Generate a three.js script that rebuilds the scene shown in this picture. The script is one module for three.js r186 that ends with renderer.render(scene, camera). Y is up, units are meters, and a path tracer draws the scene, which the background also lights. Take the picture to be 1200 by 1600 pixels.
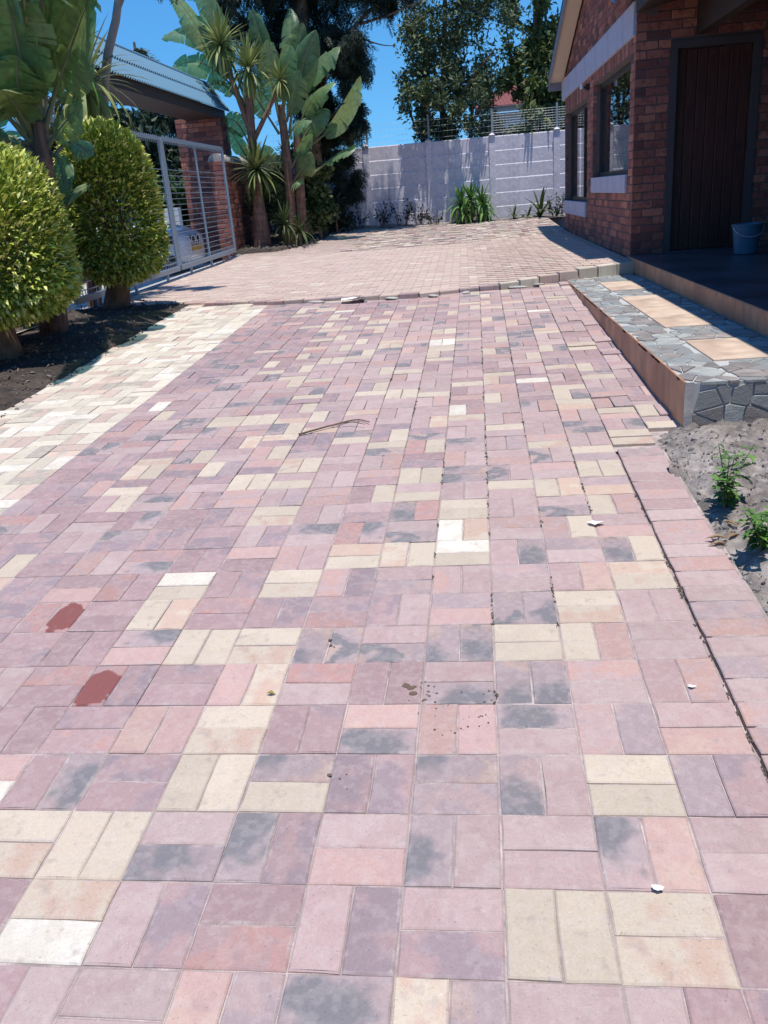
import * as THREE from 'three';
import { mergeGeometries } from 'three/addons/utils/BufferGeometryUtils.js';
import { RoundedBoxGeometry } from 'three/addons/geometries/RoundedBoxGeometry.js';

// ---------------------------------------------------------------- camera, sky, sun, exposure
const scene = new THREE.Scene();
const camera = new THREE.PerspectiveCamera(63.58, 768 / 1024, 0.05, 900);
const EYE = 1.396;
camera.position.set(0, EYE, 0);
const rad = (d) => d * Math.PI / 180;
camera.rotation.set(rad(-20.78), rad(6.83), rad(-4.72), 'YXZ');
const SUN = new THREE.Vector3(0.07, 0.97, 0.17).normalize();
{
  const w = 256, h = 128, d = new Float32Array(w * h * 4);
  const zen = [0.045, 0.20, 0.60], mid = [0.085, 0.36, 0.80], hor = [0.22, 0.60, 0.95];
  for (let j = 0; j < h; j++) {
    const el = ((j + 0.5) / h - 0.5) * Math.PI, s = Math.max(0, Math.sin(el));
    for (let i = 0; i < w; i++) {
      const k = (j * w + i) * 4;
      for (let c = 0; c < 3; c++) {
        const a = Math.pow(1 - s, 7), b = Math.pow(1 - s, 2);
        d[k + c] = zen[c] * (1 - b) + (mid[c] * (1 - a) + hor[c] * a) * b;
        if (el < 0) d[k + c] = hor[c] * 0.45;
      }
      d[k + 3] = 1;
    }
  }
  const t = new THREE.DataTexture(d, w, h, THREE.RGBAFormat, THREE.FloatType);
  t.mapping = THREE.EquirectangularReflectionMapping; t.magFilter = THREE.LinearFilter; t.minFilter = THREE.LinearFilter; t.needsUpdate = true;
  scene.background = t; scene.environment = t;
}
const sun = new THREE.DirectionalLight(new THREE.Color(1.0, 0.955, 0.88), 4.6);
sun.position.copy(SUN).multiplyScalar(60).add(new THREE.Vector3(0, 0, -10));
sun.target.position.set(0, 0, -10);
sun.castShadow = true; sun.shadow.mapSize.set(4096, 4096); sun.shadow.bias = -0.0005;
Object.assign(sun.shadow.camera, { left: -16, right: 16, top: 22, bottom: -22, near: 1, far: 140 });
scene.add(sun, sun.target);
const renderer = new THREE.WebGLRenderer({ antialias: true });
renderer.setSize(768, 1024);
renderer.toneMapping = THREE.LinearToneMapping;
renderer.toneMappingExposure = 1.15;
renderer.outputColorSpace = THREE.SRGBColorSpace;
renderer.shadowMap.enabled = true;

// ---------------------------------------------------------------- helpers
function rng(seed) { let a = seed >>> 0; return () => { a = (a + 0x6D2B79F5) >>> 0; let t = a; t = Math.imul(t ^ (t >>> 15), t | 1); t ^= t + Math.imul(t ^ (t >>> 7), t | 61); return ((t ^ (t >>> 14)) >>> 0) / 4294967296; }; }
const V3 = (x, y, z) => new THREE.Vector3(x, y, z);
const lerp = (a, b, t) => a + (b - a) * t, clamp = (x, a, b) => Math.min(b, Math.max(a, x));
const smooth = (a, b, x) => { const t = clamp((x - a) / (b - a), 0, 1); return t * t * (3 - 2 * t); };
function hash2(x, y, s) { let h = Math.imul(x, 374761393) + Math.imul(y, 668265263) + Math.imul(s, 2147483647 ^ 974634); h = Math.imul(h ^ (h >>> 13), 1274126177); return ((h ^ (h >>> 16)) >>> 0) / 4294967296; }
function vnoise(x, y, s = 1, per = 0) {
  const xi = Math.floor(x), yi = Math.floor(y), fx = x - xi, fy = y - yi, u = fx * fx * (3 - 2 * fx), v = fy * fy * (3 - 2 * fy);
  const m = per ? (n) => ((n % per) + per) % per : (n) => n;
  const a = hash2(m(xi), m(yi), s), b = hash2(m(xi + 1), m(yi), s), c = hash2(m(xi), m(yi + 1), s), d = hash2(m(xi + 1), m(yi + 1), s);
  return (a + (b - a) * u) * (1 - v) + (c + (d - c) * u) * v;
}
function fbm(x, y, s = 1, o = 4, per = 0) { let t = 0, a = 0.5, f = 1, n = 0; for (let i = 0; i < o; i++) { t += a * vnoise(x * f, y * f, s + i * 17, per ? per * f : 0); n += a; a *= 0.5; f *= 2; } return t / n; }
function tex(w, h, fn, srgb = true) {
  const d = new Uint8Array(w * h * 4);
  for (let j = 0; j < h; j++) for (let i = 0; i < w; i++) { const c = fn(i, j), k = (j * w + i) * 4; d[k] = clamp(c[0], 0, 255); d[k + 1] = clamp(c[1], 0, 255); d[k + 2] = clamp(c[2], 0, 255); d[k + 3] = 255; }
  const t = new THREE.DataTexture(d, w, h, THREE.RGBAFormat);
  t.wrapS = t.wrapT = THREE.RepeatWrapping; t.magFilter = THREE.LinearFilter; t.minFilter = THREE.LinearMipmapLinearFilter; t.generateMipmaps = true; t.anisotropy = 8;
  if (srgb) t.colorSpace = THREE.SRGBColorSpace; t.needsUpdate = true; return t;
}
const rep = (t, x, y = x) => { const c = t.clone(); c.repeat.set(x, y); c.needsUpdate = true; return c; };
const std = (o) => new THREE.MeshStandardMaterial({ roughness: 0.85, metalness: 0, ...o });
const lin = (r, g, b) => new THREE.Color().setRGB(r, g, b);
const names = {};
function numbered(n) { const k = names[n] = (names[n] ?? -1) + 1; return k ? `${n}_${String(k).padStart(3, '0')}` : n; }
function mesh(name, geo, mat, parent) { const m = new THREE.Mesh(geo, mat); m.name = parent ? name : numbered(name); m.castShadow = m.receiveShadow = true; (parent ?? scene).add(m); return m; }
function thing(name, label, category, pos = [0, 0, 0], group) { const g = new THREE.Group(); g.name = numbered(name); g.position.set(...pos); g.userData = { label, category }; if (group) g.userData.group = group; scene.add(g); return g; }
function struct(name, label) { const g = new THREE.Group(); g.name = numbered(name); g.userData = { kind: 'structure', label }; scene.add(g); return g; }
function prep(g) { let q = g.index ? g.toNonIndexed() : g; for (const k of Object.keys(q.attributes)) if (!['position', 'normal', 'uv'].includes(k)) q.deleteAttribute(k); if (!q.attributes.normal) q.computeVertexNormals(); if (!q.attributes.uv) q.setAttribute('uv', new THREE.BufferAttribute(new Float32Array(q.attributes.position.count * 2), 2)); return q; }
const merge = (l) => mergeGeometries(l.map(prep), false);
function boxUV(g, s = 1, ox = 0, oy = 0) { // uv in metres by dominant axis
  const q = g.index ? g.toNonIndexed() : g; q.computeVertexNormals(); const p = q.attributes.position, n = q.attributes.normal, uv = new Float32Array(p.count * 2);
  for (let i = 0; i < p.count; i++) { const ax = Math.abs(n.getX(i)), ay = Math.abs(n.getY(i)), az = Math.abs(n.getZ(i)); const x = p.getX(i), y = p.getY(i), z = p.getZ(i); uv[2 * i] = ((ax > ay && ax > az) ? z : x) * s + ox; uv[2 * i + 1] = ((ay >= ax && ay >= az) ? z : y) * s + oy; }
  q.setAttribute('uv', new THREE.BufferAttribute(uv, 2)); return q;
}
const bx = (x0, x1, y0, y1, z0, z1, s = 1) => boxUV(new THREE.BoxGeometry(Math.abs(x1 - x0), Math.abs(y1 - y0), Math.abs(z1 - z0)).translate((x0 + x1) / 2, (y0 + y1) / 2, (z0 + z1) / 2), s);
const rbx = (x0, x1, y0, y1, z0, z1, r = 0.01) => boxUV(new RoundedBoxGeometry(Math.abs(x1 - x0), Math.abs(y1 - y0), Math.abs(z1 - z0), 1, r).translate((x0 + x1) / 2, (y0 + y1) / 2, (z0 + z1) / 2));
function tube(pts, r0, r1, seg = 16, rs = 7) { // tapered tube, uv in metres
  const c = new THREE.CatmullRomCurve3(pts.map((p) => p.isVector3 ? p : V3(...p))); const fr = c.computeFrenetFrames(seg, false); const L = c.getLength();
  const P = [], U = [], I = [];
  for (let i = 0; i <= seg; i++) { const p = c.getPointAt(i / seg), r = lerp(r0, r1, i / seg); for (let j = 0; j <= rs; j++) { const a = j / rs * Math.PI * 2; const d = fr.normals[i].clone().multiplyScalar(Math.cos(a)).addScaledVector(fr.binormals[i], Math.sin(a)); P.push(p.x + d.x * r, p.y + d.y * r, p.z + d.z * r); U.push(j / rs * 0.6, i / seg * L); } }
  for (let i = 0; i < seg; i++) for (let j = 0; j < rs; j++) { const a = i * (rs + 1) + j, b = a + rs + 1; I.push(a, a + 1, b, b, a + 1, b + 1); }
  const g = new THREE.BufferGeometry(); g.setAttribute('position', new THREE.Float32BufferAttribute(P, 3)); g.setAttribute('uv', new THREE.Float32BufferAttribute(U, 2)); g.setIndex(I); g.computeVertexNormals(); return g;
}
function grid(x0, x1, z0, z1, nx, nz, hf, uvs = 1) {
  const P = [], U = [], I = [];
  for (let j = 0; j <= nz; j++) for (let i = 0; i <= nx; i++) { const x = lerp(x0, x1, i / nx), z = lerp(z0, z1, j / nz); P.push(x, hf(x, z), z); U.push(x * uvs, z * uvs); }
  const up = z1 > z0;
  for (let j = 0; j < nz; j++) for (let i = 0; i < nx; i++) { const a = j * (nx + 1) + i, b = a + nx + 1; up ? I.push(a, b, a + 1, b, b + 1, a + 1) : I.push(a, a + 1, b, b, a + 1, b + 1); }
  const g = new THREE.BufferGeometry(); g.setAttribute('position', new THREE.Float32BufferAttribute(P, 3)); g.setAttribute('uv', new THREE.Float32BufferAttribute(U, 2)); g.setIndex(I); g.computeVertexNormals(); return g;
}
function inst(name, geo, mat, mats, parent, cols) { const m = new THREE.InstancedMesh(geo, mat, mats.length); m.name = name; mats.forEach((q, i) => m.setMatrixAt(i, q)); if (cols) cols.forEach((c, i) => m.setColorAt(i, c)); m.castShadow = m.receiveShadow = true; (parent ?? scene).add(m); return m; }
const TRS = (p, q, s) => new THREE.Matrix4().compose(p, q, s.isVector3 ? s : V3(s, s, s));
const rq = (r) => new THREE.Quaternion().setFromEuler(new THREE.Euler(r() * 6.28, r() * 6.28, r() * 6.28));

// ---------------------------------------------------------------- textures
const mix3 = (a, b, t) => [lerp(a[0], b[0], t), lerp(a[1], b[1], t), lerp(a[2], b[2], t)];
// paver atlas: 16 x 20 cells of 128 x 64; each cell is one clay brick's fired face
const PCOL = 16, PROW = 20, PW = 128, PH = 64;
const ROWS = { p: [0, 7], y: [8, 10], w: [11, 11], k: [12, 13], r: [14, 14], d: [15, 15], c: [16, 17], t: [18, 19] };
const rowKind = []; for (const k in ROWS) for (let r = ROWS[k][0]; r <= ROWS[k][1]; r++) rowKind[r] = k;
const paverMap = (() => {
  const R = rng(5), cells = [];
  for (let i = 0; i < PCOL * PROW; i++) {
    const k = rowKind[Math.floor(i / PCOL)], v = () => (R() - 0.5); let a, b, m = R();
    const tone = 1 + v() * 0.09;
    if (k === 'p') { const dirty = i >= PCOL * 4; a = dirty ? [158, 132, 131] : [168, 144, 141]; b = dirty ? (m < 0.4 ? [142, 124, 128] : m < 0.65 ? [166, 130, 124] : [152, 126, 126]) : (m < 0.2 ? [156, 138, 139] : m < 0.4 ? [174, 142, 134] : m < 0.75 ? [172, 151, 147] : [164, 138, 136]); }
    else if (k === 'y') { a = [188, 173, 155]; b = m < 0.2 ? [184, 158, 141] : [183, 168, 150]; }
    else if (k === 'w') { a = [208, 200, 187]; b = [200, 191, 176]; }
    else if (k === 'k') { a = m < 0.5 ? [166, 142, 139] : [170, 146, 136]; b = [156, 138, 138]; }
    else if (k === 'r') { a = [180, 149, 141]; b = m < 0.5 ? [184, 156, 144] : [176, 146, 141]; }
    else if (k === 'd') { a = [160, 134, 132]; b = [164, 132, 128]; }
    else if (k === 'c') { a = m < 0.2 ? [194, 172, 156] : [194, 183, 164]; b = m < 0.4 ? [172, 162, 148] : [200, 190, 172]; }
    else { a = [184, 162, 149]; b = m < 0.3 ? [178, 154, 141] : [187, 166, 153]; }
    cells.push({ k, a: a.map((q) => q * tone), b: b.map((q) => q * tone), s: 1 + Math.floor(R() * 9999), th: k === 'k' ? 0.40 : 0.5 + v() * 0.2, cx: R(), cy: R() });
  }
  return tex(PCOL * PW, PROW * PH, (i, j) => {
    const c = cells[Math.floor(j / PH) * PCOL + Math.floor(i / PW)], x = (i % PW) / PH, y = (j % PH) / PH;
    const big = fbm(x * 1.7 + c.cx * 9, y * 1.7 + c.cy * 9, c.s, 3), fine = fbm(x * 22, y * 22, c.s + 3, 3), grain = hash2(i, j, c.s);
    let q = mix3(c.a, c.b, smooth(c.th - 0.14, c.th + 0.14, big));
    if (c.k === 'k') { const ex = 2 * c.cx, ey = c.cy, r = Math.hypot((x - ex) * 0.75, y - ey) + (big - 0.5) * 1.1 + (fbm(x * 5, y * 5, c.s + 61, 3) - 0.5) * 0.35; const ring = c.s % 3 === 0; q = mix3(q, [110, 108, 112], ring ? smooth(0.32, 0.12, Math.abs(r - 0.45)) * 0.8 : smooth(0.85, 0.3, r) * 0.85); }
    if (c.k === 'd') { const r = Math.hypot((x - 0.7 - 0.6 * c.cx) * 0.8, (y - 0.5) * 1.1) + (fbm(x * 3, y * 3, c.s + 71, 3) - 0.5) * 0.5; q = mix3(q, [126, 74, 71], smooth(0.72, 0.62, r)); }
    const st = fbm(x * 4 + 5, y * 4, c.s + 8, 3); if (st > 0.68) q = mix3(q, [136, 124, 122], (st - 0.68) * 1.5);
    const ed = Math.min(x, 2 - x, y, 1 - y) + (fbm(x * 5 + 3, y * 5, c.s + 50, 3) - 0.5) * 0.16; if (c.k !== 'd') q = mix3(q, [178, 166, 162], smooth(0.075, -0.02, ed) * 0.75);
    const pit = vnoise(x * 34, y * 34, c.s + 21) > 0.93 ? 0.86 : 1, sp = vnoise(x * 40 + 7, y * 40, c.s + 31) > 0.965 ? 1.12 : 1;
    const dust = smooth(0.44, 0.72, fbm(x * 6, y * 6, c.s + 40, 3)) * 0.28; q = mix3(q, [186, 174, 170], c.k === 'd' ? 0 : dust * 0.7);
    const f = (0.965 + fine * 0.07) * (0.975 + grain * 0.05) * pit * sp; return [q[0] * f, q[1] * f, q[2] * f];
  });
})();
const grainBump = tex(512, 512, (i, j) => { const v = 255 * (0.55 * fbm(i / 32, j / 32, 77, 4, 16) + 0.45 * fbm(i / 6, j / 6, 78, 2, 0)); return [v, v, v]; }, false);
function noiseTex(base, alt, size, per, seed, o = {}) { return tex(size, size, (i, j) => { const n = fbm(i / size * per, j / size * per, seed, 5, per), m = fbm(i / size * per * 4, j / size * per * 4, seed + 9, 3, per * 4); let c = mix3(base, alt, smooth(o.lo ?? 0.35, o.hi ?? 0.65, n)); const f = 1 + (m - 0.5) * (o.amp ?? 0.25) + (hash2(i, j, seed) - 0.5) * (o.grain ?? 0.08); return [c[0] * f, c[1] * f, c[2] * f]; }); }
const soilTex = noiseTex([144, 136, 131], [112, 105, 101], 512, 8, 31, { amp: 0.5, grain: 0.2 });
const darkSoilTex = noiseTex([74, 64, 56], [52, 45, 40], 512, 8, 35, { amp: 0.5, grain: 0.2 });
const sandTex = noiseTex([172, 158, 154], [152, 138, 135], 512, 8, 41, { amp: 0.35, grain: 0.15 });
const paintTex = noiseTex([209, 204, 212], [198, 193, 202], 512, 6, 51, { amp: 0.16, grain: 0.05 });
const plasterTex = noiseTex([178, 180, 196], [168, 170, 187], 512, 6, 55, { amp: 0.1, grain: 0.04 });
const concTex = noiseTex([176, 172, 166], [156, 152, 148], 512, 6, 58, { amp: 0.25, grain: 0.08 });
const slateTexA = noiseTex([162, 163, 159], [140, 143, 142], 256, 4, 61, { amp: 0.3, grain: 0.1 });
const slateTexB = noiseTex([148, 139, 134], [124, 119, 117], 256, 4, 63, { amp: 0.3, grain: 0.1 });
const tanTileTex = noiseTex([200, 178, 158], [184, 160, 140], 256, 3, 66, { amp: 0.22, grain: 0.06 });
const rustTileTex = noiseTex([182, 134, 104], [158, 112, 88], 256, 3, 68, { amp: 0.2, grain: 0.05 });
const darkTileTex = noiseTex([84, 84, 92], [66, 66, 76], 256, 3, 70, { amp: 0.2, grain: 0.05 });
const barkTex = tex(256, 512, (i, j) => { const n = fbm(i / 10, j / 60, 81, 4), f = 0.7 + n * 0.6; return [118 * f, 98 * f, 80 * f]; });
const fibreTex = tex(256, 512, (i, j) => { const n = fbm(i / 6, j / 90, 85, 4), r = vnoise(i / 40, j / 22, 86); const f = 0.6 + n * 0.6 + (r > 0.62 ? 0.12 : 0); return [132 * f, 100 * f, 84 * f]; });
const doorTex = tex(256, 512, (i, j) => { const n = fbm(i / 7, j / 120, 91, 4), f = 0.72 + n * 0.55; return [76 * f, 42 * f, 34 * f]; });

// house brick atlas: 8 x 16 cells of 128 x 44
const HC = 8, HR = 16, HW = 128, HH = 44;
const houseMap = (() => {
  const R = rng(15), cells = []; for (let i = 0; i < HC * HR; i++) { const m = R(), t = 0.88 + R() * 0.24; const a = m < 0.2 ? [104, 70, 68] : m < 0.62 ? [146, 92, 80] : m < 0.86 ? [164, 108, 90] : [130, 80, 72]; cells.push({ a: a.map((q) => q * t), b: [118 * t, 70 * t, 64 * t], s: Math.floor(R() * 9999) }); }
  return tex(HC * HW, HR * HH, (i, j) => { const c = cells[Math.floor(j / HH) * HC + Math.floor(i / HW)], x = (i % HW) / HH, y = (j % HH) / HH; const n = fbm(x * 1.8, y * 1.8, c.s, 3), str = fbm(x * 26, y * 3, c.s + 4, 3); const q = mix3(c.a, c.b, smooth(0.5, 0.75, n) * 0.7); const f = 0.86 + str * 0.28 + (hash2(i, j, 3) - 0.5) * 0.06; return [q[0] * f, q[1] * f, q[2] * f]; });
})();

// ---------------------------------------------------------------- materials
const M = {
  paver: std({ map: paverMap, roughness: 0.82, bumpMap: rep(grainBump, 8, 20), bumpScale: 0.0012 }),
  sand: std({ map: sandTex, roughness: 0.95, bumpMap: grainBump, bumpScale: 0.002 }),
  tanSand: std({ map: sandTex, color: lin(1, 0.93, 0.86), roughness: 0.95, bumpMap: grainBump, bumpScale: 0.002 }),
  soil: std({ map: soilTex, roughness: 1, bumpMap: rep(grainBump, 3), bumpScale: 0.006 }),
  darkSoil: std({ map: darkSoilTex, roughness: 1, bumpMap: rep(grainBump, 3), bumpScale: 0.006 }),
  clod: std({ color: lin(0.17, 0.145, 0.13), roughness: 1 }),
  hbrick: std({ map: houseMap, roughness: 0.88, bumpMap: rep(grainBump, 4, 8), bumpScale: 0.0015 }),
  mortar: std({ color: lin(0.13, 0.11, 0.11), roughness: 0.95, bumpMap: grainBump, bumpScale: 0.002 }),
  paint: std({ map: paintTex, roughness: 0.8, bumpMap: rep(grainBump, 2), bumpScale: 0.003 }),
  plaster: std({ map: plasterTex, roughness: 0.8, bumpMap: rep(grainBump, 2), bumpScale: 0.002 }),
  cream: std({ color: lin(0.56, 0.47, 0.39), roughness: 0.7 }),
  fascia: std({ color: lin(0.20, 0.22, 0.27), roughness: 0.6 }),
  conc: std({ map: concTex, roughness: 0.9, bumpMap: rep(grainBump, 2), bumpScale: 0.002 }),
  slate: [slateTexA, slateTexB].map((t) => std({ map: t, roughness: 0.6, bumpMap: rep(grainBump, 3), bumpScale: 0.004 })),
  slateC: std({ color: lin(0.23, 0.235, 0.23), roughness: 0.65, bumpMap: rep(grainBump, 3), bumpScale: 0.004 }),
  grout: std({ color: lin(0.42, 0.42, 0.41), roughness: 0.95 }),
  tan: std({ map: tanTileTex, roughness: 0.55 }),
  rust: std({ map: rustTileTex, roughness: 0.55 }),
  rust2: std({ map: rustTileTex, color: lin(0.86, 0.9, 0.94), roughness: 0.6 }),
  darkTile: std({ map: darkTileTex, roughness: 0.35 }),
  door: std({ map: doorTex, roughness: 0.5 }),
  darkWood: std({ color: lin(0.035, 0.022, 0.018), roughness: 0.6 }),
  frame: std({ color: lin(0.03, 0.022, 0.02), roughness: 0.5 }),
  jamb: std({ color: lin(0.07, 0.06, 0.065), roughness: 0.6 }),
  glass: new THREE.MeshPhysicalMaterial({ color: 0xffffff, roughness: 0.01, transmission: 1, thickness: 0, ior: 1.6 }),
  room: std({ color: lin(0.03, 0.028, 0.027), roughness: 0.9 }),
  roofTile: std({ color: lin(0.24, 0.07, 0.06), roughness: 0.7 }),
  greenRoof: std({ color: lin(0.14, 0.27, 0.36), roughness: 0.5 }),
  galv: std({ color: lin(0.27, 0.33, 0.38), roughness: 0.5, metalness: 0.2 }),
  wire: std({ color: lin(0.55, 0.58, 0.6), roughness: 0.5, metalness: 0.3 }),
  bark: std({ map: barkTex, roughness: 0.95, bumpMap: barkTex, bumpScale: 0.012 }),
  fibre: std({ map: fibreTex, roughness: 0.95, bumpMap: fibreTex, bumpScale: 0.015 }),
  palebark: std({ color: lin(0.28, 0.25, 0.23), roughness: 0.9, bumpMap: barkTex, bumpScale: 0.006 }),
  bucket: std({ color: lin(0.06, 0.15, 0.22), roughness: 0.4 }),
  carPaint: new THREE.MeshPhysicalMaterial({ color: lin(0.75, 0.76, 0.78), roughness: 0.3, clearcoat: 1, clearcoatRoughness: 0.05 }),
  black: std({ color: lin(0.012, 0.012, 0.014), roughness: 0.5 }),
  carGlass: std({ color: lin(0.015, 0.018, 0.022), roughness: 0.05 }),
  chrome: std({ color: lin(0.6, 0.62, 0.64), roughness: 0.2, metalness: 0.9 }),
  plate: std({ color: lin(0.62, 0.33, 0.05), roughness: 0.5 }),
  lamp: std({ color: lin(0.5, 0.55, 0.6), roughness: 0.1 }),
  white: std({ color: lin(0.72, 0.72, 0.72), roughness: 0.8 }),
  asphalt: std({ color: lin(0.09, 0.09, 0.092), roughness: 0.9, bumpMap: grainBump, bumpScale: 0.004 }),
  litter: std({ color: lin(0.85, 0.85, 0.84), roughness: 0.8, side: THREE.DoubleSide }),
  twig: std({ color: lin(0.13, 0.085, 0.06), roughness: 0.9 }),
};
const leafMat = (r, g, b, o = {}) => new THREE.MeshPhysicalMaterial({ color: lin(r, g, b), roughness: 0.55, transmission: 0.3, thickness: 0, side: THREE.DoubleSide, specularIntensity: 0.5, ...o });

// ---------------------------------------------------------------- terrain heights
const driveY = (z) => 0.0463 * Math.max(-z, -3) - 0.0;           // lower drive
const LIP = [[-4.4, -9.65], [-3, -9.32], [-2, -8.98], [-0.5, -8.8], [0.3, -8.95], [1.05, -9.15], [1.6, -9.3], [1.9, -9.35]];
function lipZ(x) { for (let i = 1; i < LIP.length; i++) if (x <= LIP[i][0]) { const [a, b] = [LIP[i - 1], LIP[i]]; return lerp(a[1], b[1], clamp((x - a[0]) / (b[0] - a[0]), 0, 1)); } return -9.35; }
function upperY(x, z) {
  const D = -z; const right = smooth(-0.2, 1.7, x) * lerp(0.105, 0.05, clamp((D - 9.5) / 6.5, 0, 1));
  return 0.442 + (D - 9.2) * 0.0153 + right + smooth(15, 20, D) * (0.15 - 0.03 * clamp(x + 1, -3, 3));
}
// ---------------------------------------------------------------- ground to the horizon, street side
{
  const hf = (x, z) => { const r = Math.max(Math.abs(x), Math.abs(z + 8)); const near = z > -9.5 ? 0.0463 * Math.max(-z, -3) - 0.12 : 0.3 + smooth(9.5, 20, -z) * 0.12; const side = x < -4.5 ? -0.15 * smooth(-4.5, -6, x) : 0; return lerp(near + side, 0.1, smooth(14, 40, r)); };
  const g = mesh('ground', mergeGeometries([grid(-24, 24, 16, -40, 120, 140, hf), grid(-400, -24, 400, -400, 6, 6, () => 0.1), grid(24, 400, 400, -400, 6, 6, () => 0.1), grid(-24, 24, 400, 16, 4, 6, () => 0.1), grid(-24, 24, -40, -400, 4, 6, () => 0.1)]), M.darkSoil);
  g.userData = { kind: 'structure', label: 'bare earth around the house and beyond the walls' };
  const apron = mesh('street_apron', grid(-13, -4.33, -7.5, -17.4, 20, 14, (x, z) => lerp(0.50, 0.36, smooth(-4.33, -5.2, x)) + (-z - 12) * 0.012, 1), M.conc);
  apron.userData = { kind: 'structure', label: 'concrete apron outside the sliding gate' };
}

// ---------------------------------------------------------------- pavers
const S = 0.205;
const paverGeos = {}; // kind -> list of geometries sharing the atlas
function paverGeo(cell, L, W, r) {
  const e = 0.003, h = 0.045, j = () => (r() - 0.5) * 0.003; const x = L / 2, z = W / 2, N = 8;
  const c = [[-x + j(), -z + j()], [j() * 20, -z + j()], [x + j(), -z + j()], [x + j(), j() * 10], [x + j(), z + j()], [j() * 20, z + j()], [-x + j(), z + j()], [-x + j(), j() * 10]]; if (r() < 0.2) { const k = 2 * Math.floor(r() * 4), q = 0.002 + r() * 0.003; c[k] = [c[k][0] - Math.sign(c[k][0]) * q, c[k][1] - Math.sign(c[k][1]) * q * 0.6]; }
  const lv = [[0, 1], [-e, 2], [-h, 2]]; const P = [], U = [], I = [];
  const cu = cell % PCOL, cv = Math.floor(cell / PCOL), fl = r() < 0.5, fm = r() < 0.5;
  const uvOf = (px, pz) => { let a = clamp(px / L + 0.5, 0.03, 0.97), b = clamp(pz / W + 0.5, 0.05, 0.95); if (fl) a = 1 - a; if (fm) b = 1 - b; return [(cu + a) / PCOL, (cv + b) / PROW]; };
  for (const [y, k] of lv) for (const [a, b] of c) { const q = k === 1 ? 1 : 0; const ax = Math.abs(a) < x * 0.7 ? a : a - Math.sign(a) * e * 1.2 * q, bz = Math.abs(b) < z * 0.7 ? b : b - Math.sign(b) * e * 1.2 * q; P.push(ax, y, bz); U.push(...uvOf(ax, bz)); }
  for (let k = 1; k < N - 1; k++) I.push(0, k + 1, k);
  for (let l = 0; l < 2; l++) for (let k = 0; k < N; k++) { const a = l * N + k, b = l * N + (k + 1) % N; I.push(a, b, a + N, b, b + N, a + N); }
  const g = new THREE.BufferGeometry(); g.setAttribute('position', new THREE.Float32BufferAttribute(P, 3)); g.setAttribute('uv', new THREE.Float32BufferAttribute(U, 2)); g.setIndex(I); const q = g.toNonIndexed(); q.computeVertexNormals(); return q;
}
{ const r = rng(21); for (const k in ROWS) { paverGeos[k] = []; for (let R = ROWS[k][0]; R <= ROWS[k][1]; R++) for (let c = 0; c < PCOL; c++) paverGeos[k].push(paverGeo(R * PCOL + c, S - 0.0032, S / 2 - 0.0032, r)); } }
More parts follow.
